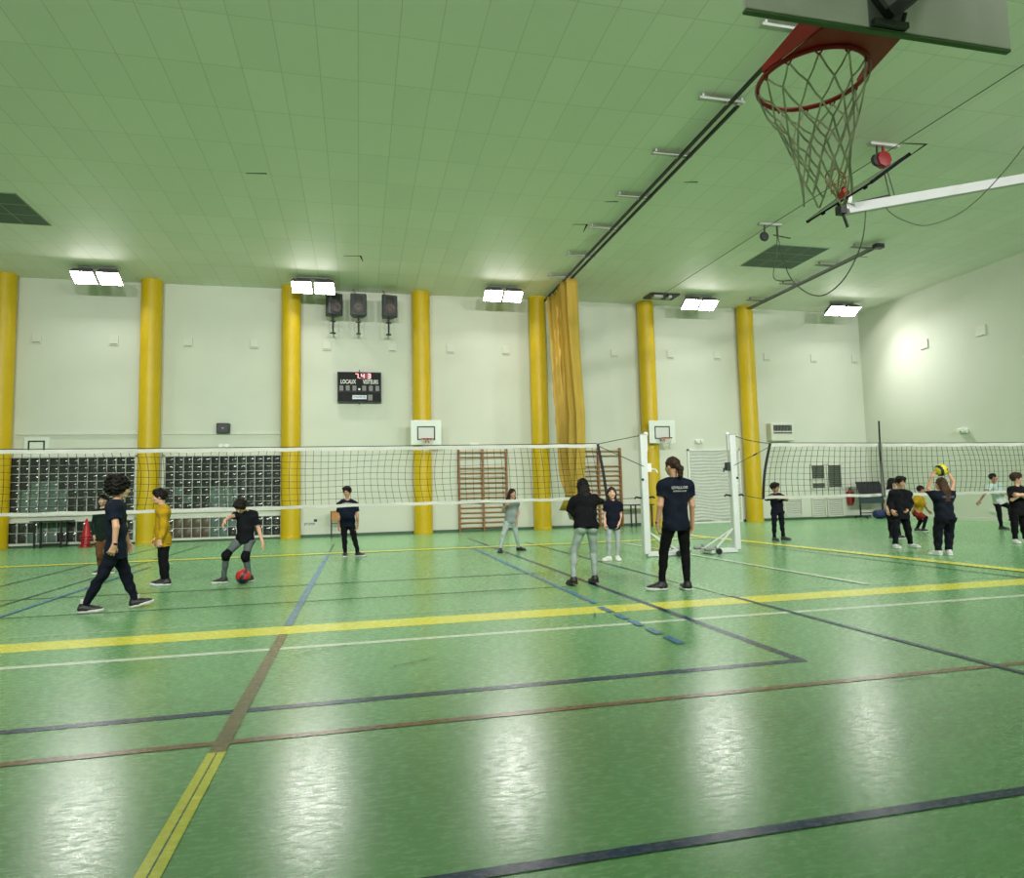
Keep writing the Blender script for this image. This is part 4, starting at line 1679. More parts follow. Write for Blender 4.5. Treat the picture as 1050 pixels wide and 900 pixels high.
def person(label, group=None, Y=10., H=1.4, J=None, face=(0, -1, 0), feet=None, skin=(196, 150, 122), hair='short', hairc=(26, 20, 18), shirt=((28, 34, 50), .62, .13), pants=((26, 28, 34), .0, 0.0),
           shoe=((20, 20, 22), (210, 210, 206)), vox=.0065, palms=None, curl=(22, 22), glasses=False, pads=None, shirt2=None, loose=.0, tilt=(0, 0), headh=None, hem=None, body_front=None, texts=(), watch=None, shorts=None, cuff=0.0, band=None):
    s = H / 1.62
    hs = (headh or (.205 if H < 1.5 else .218)) / .22
    p = {}
    for k, v in J.items():
        q = atY(v[0], v[1], Y + (v[2] if len(v) > 2 else 0))
        p[k] = A(q)
    base = None
    ank, foot = [], []
    for (x, y, dy, yaw, lift, pitch) in feet:
        q = A(atY(x, y, Y + dy))
        if lift is not None:
            q[2] = .082 * s + lift
        a = math.radians(yaw)
        ank.append(q)
        foot.append((A((math.cos(a), math.sin(a), 0)), math.radians(pitch), lift))
    for k in ('shA', 'shB'):
        p[k] = p[k] - A((0, 0, .026 * s))
    base = A(((ank[0][0] + ank[1][0]) / 2, (ank[0][1] + ank[1][1]) / 2, 0))
    for k in p:
        p[k] = p[k] - base
    ank = [q - base for q in ank]
    neck, pel = p['neck'], (p['hipA'] + p['hipB']) / 2
    up = nrm(neck - pel)
    rt = p['shB'] - p['shA']
    wsh = np.linalg.norm(rt)
    rt = nrm(rt - up * (rt @ up))
    fw = np.cross(up, rt)
    bf = nrm(A(body_front if body_front is not None else face, float))
    if fw @ bf < 0:
        fw = -fw
    f = nrm(face)
    hu = nrm(A((tilt[0], tilt[1], 1.)) - f * (f @ A((tilt[0], tilt[1], 1.))))
    hr = np.cross(f, hu)
    hc = p['head']
    DBG.append((label[:34], dict(ua=[round(float(np.linalg.norm(p['sh' + k] - p['el' + k])), 2) for k in 'AB'], fa=[round(float(np.linalg.norm(p['el' + k] - p['wr' + k])), 2) for k in 'AB'],
               th=[round(float(np.linalg.norm(p['hip' + k] - p['kn' + k])), 2) for k in 'AB'], shin=[round(float(np.linalg.norm(p['kn' + k] - a)), 2) for k, a in zip('AB', ank)],
               torso=round(float(np.linalg.norm(neck - pel)), 2), sh=round(float(wsh), 2), hip=round(float(np.linalg.norm(p['hipA'] - p['hipB'])), 2), nk=round(float(np.linalg.norm(neck - hc)), 2), ankz=[round(float(a[2]), 2) for a in ank], pelz=round(float(pel[2]), 2), top=round(float(hc[2] + .11 * hs), 2))))
    pts = np.stack(list(p.values()) + ank)
    lo, hi = pts.min(0) - .2, pts.max(0) + .2
    lo[2] = max(lo[2], .0)

    def torso(F, g, k=.05):
        for sg in (-1, 1):
            c1 = neck - up * .10 * s + rt * sg * .26 * wsh - fw * .005
            w1 = pel + (neck - pel) * .40 + rt * sg * .19 * wsh + fw * .01
            h1 = pel + up * .03 + rt * sg * .16 * wsh
            F.cone(c1, w1, .083 * s + g, .075 * s + g, k * s)
            F.cone(w1, h1, .075 * s + g, .088 * s + g, k * s)
            F.cone(p['shA'] if sg < 0 else p['shB'], neck - up * .035 * s, .050 * s + g, .046 * s + g * .8, k * s)
            F.cone(p['shA'] if sg < 0 else p['shB'], c1, .050 * s + g, .072 * s + g, k * s)

    # ---- body
    F = Field(lo, hi, vox)
    torso(F, -.004)
    for k in 'AB':
        F.cone(p['sh' + k], p['el' + k], .044 * s, .035 * s, .03 * s)
        F.cone(p['el' + k], p['wr' + k], .036 * s, .024 * s, .015 * s)
    for i, k in enumerate('AB'):
        F.cone(p['hip' + k], p['kn' + k], .066 * s, .043 * s, .03 * s)
        kn, an = p['kn' + k], ank[i]
        F.cone(kn, an, .041 * s, .030 * s, .02 * s)
        cm = kn + (an - kn) * .28
        back = -foot[i][0]
        F.cone(cm + back * .010 * s, kn + (an - kn) * .45 + back * .006 * s, .036 * s, .030 * s, .02 * s)
        F.cone(an, an + foot[i][0] * .06 * s - A((0, 0, .045 * s)), .034 * s, .03 * s, .02)
    # neck and head
    F.cone(neck - up * .03, hc - hu * .06 * hs - f * .012, .046 * s, .044 * s, .025)
    F.ell(hc + hu * .025 * hs - f * .008, (hr, f, hu), (.072 * hs, .090 * hs, .084 * hs), .02)
    F.ell(hc - hu * .028 * hs + f * .016, (hr, f, hu), (.060 * hs, .074 * hs, .080 * hs), .03)
    F.ell(hc - hu * .088 * hs + f * .055 * hs, (hr, f, hu), (.022, .02, .017), .03)
    for sg in (-1, 1):
        F.ell(hc + hu * .010 * hs + f * .098 * hs + hr * sg * .031 * hs, (hr, f, hu), (.017, .017, .012), .012, carve=True)
        F.ell(hc + hr * sg * .075 * hs - f * .004 - hu * .01, (hr, f, hu), (.010, .020, .030), .008)
        F.ell(hc + hr * sg * .034 * hs + f * .062 * hs - hu * .03 * hs, (hr, f, hu), (.02, .02, .018), .025)
    F.cone(hc + hu * .008 * hs + f * .086 * hs, hc - hu * .028 * hs + f * .100 * hs, .008, .0125, .012)
    F.ell(hc - hu * .058 * hs + f * .083 * hs, (hr, f, hu), (.022, .010, .011), .012)
    dirs = {}
    for i, k in enumerate('AB'):
        d = nrm(p['ha' + k] - p['wr' + k])
        if palms and palms[i] is not None:
            n = A(palms[i], float)
        else:
            n = rt * (1 if k == 'A' else -1) - fw * .35
        n = nrm(n - d * (n @ d))
        fwd_side = np.cross(d, n)
        ref = fw if abs(d @ fw) < .8 else up
        th = 1 if fwd_side @ ref > 0 else -1
        dirs[k] = (d, n)
        hand(F, p['wr' + k], d, n, s, th, curl[i])
    P, Q = F.skin()
    cen = P[Q].mean(1) - hc
    ff, uu, rr = cen @ f, cen @ hu, np.abs(cen @ hr)
    mi = np.zeros(len(Q), int)
    mi[(ff > .06 * hs) & (rr < .023 * hs) & (np.abs(uu + .058 * hs) < .008)] = 1
    mi[(ff > .05 * hs) & (rr > .014 * hs) & (rr < .046 * hs) & (np.abs(uu - .031 * hs + .006 * (rr > .035)) < .0055)] = 2
    lips = tuple(int(a * b) for a, b in zip(skin, (.82, .62, .6)))
    body = np_mesh('person', P, Q, [cloth(skin, 'skin'), cloth(lips, 'skin'), cloth(hairc, 'hair')], loc=tuple(base), mi=mi)
    tag(body, label, 'person', group)

    # ---- eyes
    for sg in (-1, 1):
        B = MB()
        c = hc + hu * .009 * hs + f * .0735 * hs + hr * sg * .031 * hs
        M = Matrix((V(hr), V(hu), V(f))).transposed().to_4x4()
        M.translation = V(c)
        r = .0125 * hs
        B.lathe([(.001, -r), (r * .7, -r * .7), (r, 0), (r * .8, r * .6)], 12, M)
        B.cur = 1
        B.lathe([(r * .8, r * .6), (r * .5, r * .87), (.001, r)], 12, M)
        B.build('eye', [M_eyew, M_eyed], body, smooth=180)

    # ---- trousers
    pc, pl, _w = pants[0], pants[1], pants[2]
    F = Field(lo, hi, vox * 1.05)
    F.cone(p['hipA'] + up * .03, p['hipB'] + up * .03, .094 * s + pl, .094 * s + pl, .04)
    F.cone(p['hipA'] * .7 + p['hipB'] * .3 + up * .11 * s, p['hipB'] * .7 + p['hipA'] * .3 + up * .11 * s, .085 * s + pl, .085 * s + pl, .04)
    for i, k in enumerate('AB'):
        F.ell(p['hip' + k] - fw * .03 * s - up * .01, (rt, fw, up), (.078 * s + pl, .078 * s + pl, .085 * s + pl), .04)
        kn, an = p['kn' + k], ank[i]
        F.cone(p['hip' + k], kn, .084 * s + pl, .056 * s + pl, .03 * s)
        back = -foot[i][0]
        end = an + (kn - an) * (.03 + cuff)
        F.cone(kn, end, .054 * s + pl, .040 * s + pl * .8, .02 * s, flat_b=True)
        F.cone(kn + (an - kn) * .2 + back * .012 * s, kn + (an - kn) * .42 + back * .01 * s, .047 * s + pl, .041 * s + pl, .03 * s)
    F.cut(pel + up * min(.15 * s, (.13 - shirt[2]) * s + .038), up)
    F.folds(.0022 if pl < .004 else .004, 48, H * 7)
    P, Q = F.skin()
    trousers = np_mesh('trousers', P, Q, [cloth(pc)], body)
    if shorts:
        F = Field(lo, hi, vox * 1.05)
        F.cone(p['hipA'] + up * .03, p['hipB'] + up * .03, .1 * s, .1 * s, .04)
        for k in 'AB':
            e = p['hip' + k] + (p['kn' + k] - p['hip' + k]) * .72
            F.cone(p['hip' + k], e, .096 * s, .082 * s, .03, flat_b=True)
        P, Q = F.skin()
        np_mesh('shorts', P, Q, [cloth(shorts)], body)

    # ---- shirt
    sc, sl, sh_len = shirt
    F = Field(lo, hi, vox * 1.05)
    g = .009 + loose
    torso(F, g, .05)
    hemp = pel - up * (sh_len - .13 if hem is None else hem) * s
    for sg in (-1, 1):
        h1 = pel + up * .03 + rt * sg * .16 * wsh
        F.cone(h1, h1 - up * .14 * s, .092 * s + g, .094 * s + g * 1.25, .04)
    F.cut(hemp, -up)
    for k in 'AB':
        a, e, w = p['sh' + k], p['el' + k], p['wr' + k]
        if sl <= 1:
            if sl > 0:
                F.cone(a, a + (e - a) * sl, .054 * s + g * .8, .048 * s + g * 1.1, .03 * s, flat_b=True)
        else:
            F.cone(a, e, .052 * s + g * .8, .042 * s + g * .8, .03 * s)
            F.cone(e, w + (e - w) * .02, .043 * s + g * .8, .030 * s + g * .7, .02 * s, flat_b=True)
    F.cut(neck + up * .022 * s, up * 1.0)
    F.ell(neck + up * .03 * s + fw * .02 * s, (rt, fw, up), (.056 * s, .058 * s, .05 * s), .006, carve=True)
    F.folds(.003 + loose * .12, 40, H * 11 + Y)
    P, Q = F.skin()
    tmats = [cloth(sc)]
    mi = None
    if shirt2:
        tmats.append(cloth(shirt2[0]))
        cen = P[Q].mean(1)
        mi = shirt2[1](cen, dict(neck=neck, pel=pel, up=up, rt=rt, fw=fw, s=s)).astype(int)
    top = np_mesh('shirt', P, Q, tmats, body, mi=mi)
    if texts:
        bv = BVHTree.FromPolygons([tuple(v) for v in P], [tuple(q) for q in Q])
        for (st, size, w, side_off, which, col, arc) in texts:
            vs, fs = text_mesh(st, size, bold=size * .008)
            out = -fw if which == 'back' else fw
            ex = np.cross(up, out)      # reading direction as seen from outside
            ex = nrm(ex)
            o0 = pel + (neck - pel) * w + ex * side_off
            R = []
            for (x, y, z) in vs:
                if arc:
                    y = y - arc * x * x * 6
                q = o0 + ex * x + up * y + out * .5
                hit = bv.ray_cast(V(q), V(-out))
                hp = A(hit[0]) if hit[0] is not None else q - out * .4
                R.append(tuple(hp + out * (.0025 + z * .3)))
            MB().add(R, fs).build('lettering', cloth(col), top, smooth=0)

    # ---- shoes
    for i in range(2):
        d, pit, lift = foot[i]
        R = Matrix.Rotation(math.atan2(d[1], d[0]), 4, 'Z')
        T = Matrix.Translation(V(ank[i]) - V((0, 0, .082 * s))) @ R @ Matrix.Rotation(-pit, 4, 'Y') @ Matrix.Scale(s * 1.02, 4)
        Mx = A(T)
        U = SHOE_U[0] @ Mx[:3, :3].T + Mx[:3, 3]
        S = SHOE_S[0] @ Mx[:3, :3].T + Mx[:3, 3]
        zmin = S[:, 2].min()
        dz = (.002 - zmin) if (lift is not None and lift < .01) else 0
        U[:, 2] += dz
        S[:, 2] += dz
        o = np_mesh('shoe', U, SHOE_U[1], [cloth(shoe[0], 'shoe')], body)
        np_mesh('sole', S, SHOE_S[1], [cloth(shoe[1], 'shoe')], o)
        if band and i in band:
            B = MB()
            a, b_ = ank[i] + A((0, 0, .03)), ank[i] + A((0, 0, .075))
            B.tube([a, (a + b_) / 2, b_], [.044 * s, .045 * s, .044 * s], 16)
            B.build('sock', cloth((206, 206, 200)), body)

    # ---- hair
    F = Field(hc - .30, hc + .26, .006)
    sk = hc + hu * .025 * hs - f * .008
    ex = (hr, f, hu)
    face_c = hc + f * .105 * hs - hu * .045 * hs
    if hair == 'curly':
        F.ell(sk + hu * .022 - f * .020, ex, (.124, .134, .120), .01)
        F.ell(sk - hu * .045 - f * .045, ex, (.105, .095, .075), .02)
        F.folds(.006, 150, 1)
        F.folds(.005, 95, 3)
        F.ell(face_c - hu * .01, ex, (.074, .085, .085), .02, carve=True)
        F.cut(hc - hu * .085 - f * .02, -hu)
    elif hair == 'thick':
        F.ell(sk + hu * .010, ex, (.088, .104, .098), .01)
        F.cone(sk + f * .07 + hu * .05 + hr * .05, sk + f * .07 + hu * .05 - hr * .05, .032, .032, .03)
        F.folds(.0035, 170, 2)
        F.ell(face_c - hu * .004, ex, (.068, .08, .082), .012, carve=True)
        F.cut(hc - hu * .055, nrm(-hu + .25 * f))
    else:
        F.ell(sk + hu * .006, ex, (.082 * hs, .099 * hs, .093 * hs), .01)
        if hair == 'short':
            F.folds(.0018, 200, 2)
        F.ell(face_c + hu * .004, ex, (.066, .082, .086), .014, carve=True)
        F.cut(hc - hu * .05, nrm(-hu + .3 * f))
        bk = hc - f * .075 * hs
        if hair in ('long', 'longback'):
            L = .27 if hair == 'longback' else .2
            down = A((0, 0, -1.)) * .85 - up * .5
            down = nrm(down)
            for j in range(5):
                a = (j - 2) * .5
                st = hc + hr * math.sin(a) * .062 - f * math.cos(a) * .062
                en = neck + down * (L - .05 * abs(j - 2)) + hr * (j - 2) * .030 - (fw * .10 * s if True else 0)
                mid = neck - f * .075 * s + hr * (j - 2) * .028 + up * .02
                F.cone(st, mid, .034, .034, .03)
                F.cone(mid, en, .034, .018, .025)
            if hair == 'long':
                for sg in (-1, 1):
                    F.cone(hc + hr * sg * .074 + hu * .02 - f * .01, hc + hr * sg * .070 - hu * .13 + f * .005, .021, .018, .02)
            F.folds(.0025, 130, 5)
        if hair == 'pony':
            F.cone(hc - f * .085 - hu * .005, hc - f * .115 - hu * .03 + hr * 0, .032, .030, .01)
            F.cone(hc - f * .12 - hu * .03, hc - f * .115 - hu * .12, .040, .030, .02)
            F.folds(.0025, 150, 5)
    P, Q = F.skin()
    np_mesh('hair', P, Q, [cloth(hairc, 'hair')], body)
    if hair == 'pony':
        B = MB()
        c = hc - f * .098 - hu * .018
        t1, t2 = hr, nrm(np.cross(f + hu * .5, hr))
        B.tube([c + t1 * .033 * math.cos(a) + t2 * .033 * math.sin(a) for a in [2 * PI * k / 18 for k in range(18)]], .008, 6, closed=True)
        B.build('hair_tie', M_black, body)

    # ---- extras
    if glasses:
        B = MB()
        for sg in (-1, 1):
            c = hc + hu * .008 * hs + f * .099 * hs + hr * sg * .032 * hs
            B.tube([c + hr * .024 * math.cos(a) + hu * .019 * math.sin(a) for a in [2 * PI * k / 18 for k in range(18)]], .003, 5, closed=True)
            e = hc + hu * .014 * hs + hr * sg * .079 * hs
            B.tube([c + hr * sg * .024 + hu * .006, e + f * .07 * hs, e - f * .01], .0028, 5)
        c = hc + hu * .010 * hs + f * .101 * hs
        B.tube([c - hr * .009, c + hu * .003, c + hr * .009], .003, 5)
        B.build('glasses', M_black, body)
    if pads:
        for i, k in enumerate('AB'):
            kn = p['kn' + k]
            a = kn + nrm(p['hip' + k] - kn) * .085 * s
            b_ = kn + nrm(ank[i] - kn) * .085 * s
            F = Field(kn - .2, kn + .2, .006)
            F.cone(a, kn, .070 * s, .072 * s, .02, flat_a=True)
            F.cone(kn, b_, .072 * s, .064 * s, .02, flat_b=True)
            F.ell(kn + fw * .03, (rt, fw, up), (.05, .05, .06), .02)
            P, Q = F.skin()
            np_mesh('knee_pad', P, Q, [cloth(pads)], body)
    if watch:
        for k in watch:
            w, d = p['wr' + k], dirs[k][0]
            B = MB()
            B.tube([w - d * .03, w - d * .018, w - d * .006], [.029 * s, .030 * s, .029 * s], 16)
            B.build('watch' if k == watch[0] else 'bracelet', M_black, body)
    return body


M_eyew = mat('eye_white', (206, 200, 192), .3)
M_eyed = mat('eye_dark', (30, 22, 18), .2)
NAVY, BLACK, LEV = (30, 38, 58), (24, 25, 29), 'LEVALLOIS'
WH = (214, 216, 214)
# ------------------------------------------------------------------ the players, each where and how the photograph has them
FAR = .0075
person('person with big curly dark hair walking in navy t-shirt and trousers, nearest on the left', Y=8.45, H=1.54, face=(.9, .42, -.08), body_front=(.9, .4, 0), hair='curly', skin=(206, 158, 132),
       J=dict(head=(123, 500.5, 0), neck=(119.5, 513, 0), shA=(116.5, 519, -.13), shB=(121, 516.5, .15), elA=(119, 540, -.20), elB=(127, 538, .24), wrA=(117.3, 559, -.20), wrB=(131, 556, .30), haA=(112.5, 571, -.20), haB=(134, 567, .30),
              hipA=(117, 566, -.07), hipB=(120, 566, .09), knA=(103.5, 592, -.05), knB=(130, 591.5, .14)),
       feet=[(86.5, 618, 0, 12, 0, 0), (139.5, 615.5, .2, 20, .0, 10)], shirt=((23, 30, 44), .62, .20), pants=((21, 25, 38), .004, 0), loose=.006, band=(0, 1), curl=(28, 20), watch=('A',))
person('person mostly hidden behind the curly-haired walker, dark green top and brown trousers', Y=13.1, H=1.38, face=(-.25, -.95, 0), hair='long', hairc=(30, 24, 22), skin=(198, 160, 140), vox=FAR,
       J=dict(head=(106.3, 512.6), neck=(105.3, 520.6), shA=(98.6, 525, 0), shB=(112, 525, 0), elA=(96.6, 538, 0), elB=(114.6, 538, 0), wrA=(96.6, 549.5, -.08), wrB=(114.5, 550, -.08), haA=(96.5, 554, -.1), haB=(114, 555, -.1),
              hipA=(101.5, 552), hipB=(109, 552), knA=(102, 568, -.03), knB=(111, 568, -.03)),
       feet=[(103, 583, 0, -110, 0, 0), (112, 583, 0, -55, 0, 0)], shirt=((24, 37, 33), 2, .16), pants=((108, 72, 48), .004, 0))
person('person in mustard yellow sweater and black trousers standing in profile', Y=10.85, H=1.43, face=(-.97, -.15, 0), body_front=(-.9, -.3, 0), hair='thick', hairc=(28, 20, 18), skin=(208, 164, 138), vox=.007,
       J=dict(head=(164, 509), neck=(166.6, 518.5, 0), shA=(167.6, 523.5, -.15), shB=(165.5, 522, .14), elA=(168, 539.5, -.17), elB=(163, 538, .18), wrA=(164.2, 553, -.22), wrB=(159.5, 552, .12), haA=(163.2, 560, -.22), haB=(158, 559, .12),
              hipA=(168, 556, -.07), hipB=(167, 556, .07), knA=(168.6, 575, -.08), knB=(166.2, 575, .07)),
       feet=[(171, 593, -.06, 188, 0, 0), (167.5, 592, .08, 195, 0, 0)], shirt=((176, 140, 30), 2, .19), pants=((18, 18, 23), .003, 0), loose=.012)
person('person bending to kick the red ball, black t-shirt, grey trousers and knee pads', Y=10.74, H=1.38, face=(-.25, -.62, -.75), tilt=(.1, -.5), body_front=(-.2, -.95, 0), hair='thick', hairc=(30, 24, 22), skin=(204, 156, 130), vox=.007,
       J=dict(head=(246.8, 518.5, -.13), neck=(252.5, 523.5, -.03), shA=(245.2, 526.5, -.04), shB=(260, 526.5, 0), elA=(236.0, 529.5, -.2), elB=(265.5, 543, .02), wrA=(230.6, 533.8, -.36), wrB=(269.5, 557, -.04), haA=(228, 538.5, -.40), haB=(271.8, 565, -.06),
              hipA=(245.8, 553.5), hipB=(256.5, 553.5), knA=(231.8, 569, -.16), knB=(251.5, 570.5, -.10)),
       feet=[(229.5, 589.5, -.02, 205, 0, 0), (256, 591.5, -.02, 215, 0, 0)], shirt=((21, 23, 28), .66, .17), pants=((92, 100, 100), .001, 0), loose=.004, pads=(18, 19, 22), curl=(20, 26))
person('person standing alone in navy lettered t-shirt behind the net, left of the second hoop', Y=14.35, H=1.47, face=(-.35, -.93, -.05), body_front=(.05, -1, 0), hair='thick', skin=(186, 140, 112), vox=FAR,
       J=dict(head=(356, 504.2), neck=(356.3, 512.4), shA=(348.7, 516.3, 0), shB=(364, 516, 0), elA=(347.6, 529.3, .02), elB=(366.4, 528.6, .02), wrA=(347.3, 539, -.08), wrB=(366.7, 537.6, -.08), haA=(347.4, 543.5, -.1), haB=(366.2, 542, -.1),
              hipA=(352.6, 537), hipB=(360, 536.5), knA=(353.2, 552, -.03), knB=(363.4, 551, -.03)),
       feet=[(354, 567, 0, -95, 0, 0), (367, 565.5, 0, -25, 0, 0)], shirt=((21, 27, 43), .62, .2), pants=((20, 20, 25), .004, 0), loose=.01, texts=[(LEV, .05, .86, 0, 'front', WH, .35)])
person('person in pale grey top and light jeans standing before the left wall bars', Y=13.9, H=1.37, face=(.35, -.9, 0), body_front=(.1, -1, 0), hair='long', hairc=(44, 30, 26), skin=(186, 142, 120), vox=FAR,
       J=dict(head=(525.2, 506.2), neck=(524.6, 512.6), shA=(518.9, 515.2, 0), shB=(530, 515.4, 0), elA=(516.2, 523, -.10), elB=(531.2, 526, .03), wrA=(519.5, 517.2, -.28), wrB=(530, 534.5, -.06), haA=(522, 515.2, -.30), haB=(529.2, 540, -.08),
              hipA=(520.4, 535.5), hipB=(527, 535.5), knA=(516.2, 547.5, -.05), knB=(529.3, 547.5, .05)),
       feet=[(513, 560.5, -.05, -105, 0, 0), (532, 558.8, .2, -40, 0, 0)], shirt=((134, 146, 144), .3, .14), pants=((176, 188, 188), .001, 0), shoe=((22, 22, 24), (40, 40, 42)))
person('person seen from behind leaning forward in loose black t-shirt and pale grey leggings', Y=8.45, H=1.44, face=(.1, .98, .1), body_front=(.0, 1, 0), hair='longback', hairc=(22, 18, 18), skin=(190, 146, 122),
       J=dict(head=(597.2, 498.5, .24), neck=(598.5, 509, .17), shA=(590, 513.2, .14), shB=(608.2, 510.6, .16), elA=(584.5, 526.5, .20), elB=(614.5, 511.5, .36), wrA=(585.5, 530.5, .42), wrB=(605, 505.5, .50), haA=(589, 528, .52), haB=(600.5, 501.5, .52),
              hipA=(595.3, 542), hipB=(606.8, 542), knA=(588.4, 565, .08), knB=(608.6, 565.5, .08)),
       feet=[(588, 590.5, -.05, 95, 0, -6), (609.8, 590, 0, 88, 0, -6)], shirt=((20, 20, 23), .92, .15), pants=((158, 170, 166), -.002, 0), shoe=((28, 22, 24), (54, 40, 38)), loose=.026)
person('person facing the camera in navy t-shirt, pale grey leggings and white shoes', Y=11.2, H=1.31, face=(-.2, -.97, .08), body_front=(0, -1, 0), hair='long', hairc=(62, 42, 34), skin=(214, 168, 146), vox=.007,
       J=dict(head=(627, 505.6), neck=(627.9, 513), shA=(621.9, 516.4, 0), shB=(635, 516.6, 0), elA=(620.3, 528, .03), elB=(636.4, 528.2, .03), wrA=(620.2, 536.8, -.05), wrB=(634.6, 537, -.08), haA=(620.1, 542, -.08), haB=(633.2, 542.5, -.1),
              hipA=(624.4, 540), hipB=(632.4, 540), knA=(624.3, 555, -.03), knB=(633.4, 555, -.02)),
       feet=[(624.3, 570.5, 0, 205, 0, 0), (633.2, 571.5, 0, -100, 0, 0)], shirt=((21, 24, 37), .6, .18), pants=((160, 168, 168), -.001, 0), shoe=((214, 214, 210), (222, 222, 218)), loose=.006)
person('woman with ponytail seen from behind in navy lettered t-shirt and black leggings', Y=7.6, H=1.62, face=(-.42, .9, 0), body_front=(-.05, 1, 0), hair='pony', hairc=(66, 46, 36), skin=(200, 152, 126), vox=.006,
       J=dict(head=(689.5, 478), neck=(690.8, 490.4), shA=(679.6, 496.2, 0), shB=(705.4, 495.8, 0), elA=(677.0, 518, -.02), elB=(709.6, 518, .0), wrA=(674.3, 537, .06), wrB=(710.0, 536.5, .07), haA=(674.6, 547, .09), haB=(708.2, 547, .10),
              hipA=(686.2, 538.5), hipB=(700, 538.5), knA=(680.4, 566, .06), knB=(702.6, 567, .03)),
       feet=[(678.5, 594.5, .02, 172, 0, 0), (704.6, 598.5, -.1, 78, 0, 0)], shirt=((21, 27, 41), .56, .19), pants=((15, 15, 18), .0, 0), shoe=((22, 22, 26), (214, 216, 214)), loose=.006,
       texts=[(LEV, .046, .80, .02, 'back', WH, 0), ('SPORTING CLUB', .024, .725, .02, 'back', WH, 0)], watch=('A',))
person('person with glasses and outstretched elbows in dark clothes, behind the right-hand net corner', Y=13.8, H=1.35, face=(.5, -.86, .0), body_front=(.1, -1, 0), hair='thick', skin=(178, 132, 106), vox=FAR, glasses=True,
       J=dict(head=(794.4, 499.8), neck=(795.4, 506), shA=(790.6, 509, 0), shB=(801.6, 509, 0), elA=(785.4, 511, -.08), elB=(807, 511.4, -.14), wrA=(789.5, 509, -.26), wrB=(801.5, 510.2, -.30), haA=(793, 509.5, -.32), haB=(799, 510.5, -.34),
              hipA=(794, 525), hipB=(800.4, 525), knA=(793.9, 537.5, -.04), knB=(801.8, 537, -.03)),
       feet=[(794, 550, 0, -95, 0, 0), (803.2, 549.4, 0, -35, 0, 0)], shirt=((23, 25, 37), .95, .16), pants=((21, 24, 34), .006, 0), shoe=((24, 24, 26), (70, 74, 70)), loose=.01)
person('person with glasses facing the camera in dark tracksuit and white shoes', Y=10.95, H=1.42, face=(-.05, -1, -.02), hair='thick', skin=(196, 148, 124), vox=.007, glasses=True,
       J=dict(head=(923, 494.4), neck=(922.9, 502.3), shA=(915.2, 506, 0), shB=(930.6, 506, 0), elA=(912.6, 516, .04), elB=(933.4, 516, .04), wrA=(914.8, 523.2, -.10), wrB=(930.6, 523, -.10), haA=(917, 527, -.16), haB=(928, 527, -.16),
              hipA=(919, 529), hipB=(927.2, 529), knA=(918.3, 543, -.03), knB=(930.8, 542.6, -.03)),
       feet=[(918, 556.6, 0, -108, 0, 0), (933.6, 556.4, 0, -65, 0, 0)], shirt=((18, 20, 25), 2, .19), pants=((18, 21, 27), .014, 0), shoe=((206, 208, 208), (224, 224, 222)), loose=.022)
person('person almost hidden behind the tracksuit wearer, dark hair and white top', Y=12.8, H=1.36, face=(.6, -.8, 0), hair='long', hairc=(28, 22, 20), skin=(204, 160, 136), vox=FAR,
       J=dict(head=(914.9, 495), neck=(914.6, 501.8), shA=(909.3, 505, 0), shB=(920, 505, 0), elA=(908.6, 515, .05), elB=(921, 515, .05), wrA=(910, 523, -.05), wrB=(921, 523, -.05), haA=(910.5, 527, -.08), haB=(920.5, 527, -.08),
              hipA=(912, 526), hipB=(918, 526), knA=(913, 538, -.02), knB=(920, 538, -.02)),
       feet=[(914, 549, 0, -90, 0, 0), (922.5, 549, 0, -10, 0, 0)], shirt=((196, 200, 200), .7, .15), pants=((20, 20, 24), .003, 0))
person('person crouching in profile in yellow t-shirt and red shorts by the tall net', Y=14.5, H=1.36, face=(.95, -.25, .05), body_front=(.9, -.4, 0), hair='short', skin=(176, 130, 104), vox=FAR,
       J=dict(head=(944, 502), neck=(942.8, 509), shA=(939.5, 511.5, -.07), shB=(945, 511.3, .07), elA=(936.5, 519, -.12), elB=(948, 518.5, .08), wrA=(940.5, 524.4, -.14), wrB=(951.5, 523.5, .04), haA=(944, 526.5, -.14), haB=(954.3, 526, .02),
              hipA=(939.6, 526.5, -.06), hipB=(941, 526.5, .06), knA=(949.4, 530.6, -.08), knB=(944, 534, .10)),
       feet=[(946.6, 542, -.10, 5, 0, 0), (940, 542.6, .10, -20, 0, 0)], shirt=((168, 136, 30), .85, .16), pants=((18, 19, 23), .0, 0), shorts=(140, 44, 44), loose=.012)
person('person seen from behind in navy holding the yellow ball overhead', Y=9.5, H=1.44, face=(-.05, .99, .08), body_front=(0, 1, 0), hair='longback', hairc=(82, 58, 44), skin=(206, 158, 132), vox=.007,
       J=dict(head=(964.8, 496, .06), neck=(966.6, 504.4, .02), shA=(958.8, 507.2, 0), shB=(974.4, 504.6, 0), elA=(951.6, 500.6, .15), elB=(977.6, 493.6, -.01), wrA=(956.0, 487.6, .08), wrB=(972.6, 485.4, .12), haA=(959.5, 480.4, .08), haB=(969.6, 478.6, .08),
              hipA=(964.4, 531), hipB=(973.2, 531), knA=(961.4, 545.5, .06), knB=(973, 546.5, .06)),
       feet=[(961.8, 560.5, .06, 100, 0, 0), (972.6, 563, -.02, 80, 0, 0)], shirt=((21, 25, 38), .8, .16), pants=((20, 23, 33), .022, 0), shoe=((206, 206, 206), (222, 222, 220)), loose=.018,
       palms=((.75, .1, -.1), (-.75, .1, -.1)), curl=(10, 10), texts=[(LEV, .05, .80, 0, 'back', (120, 126, 140), 0)])
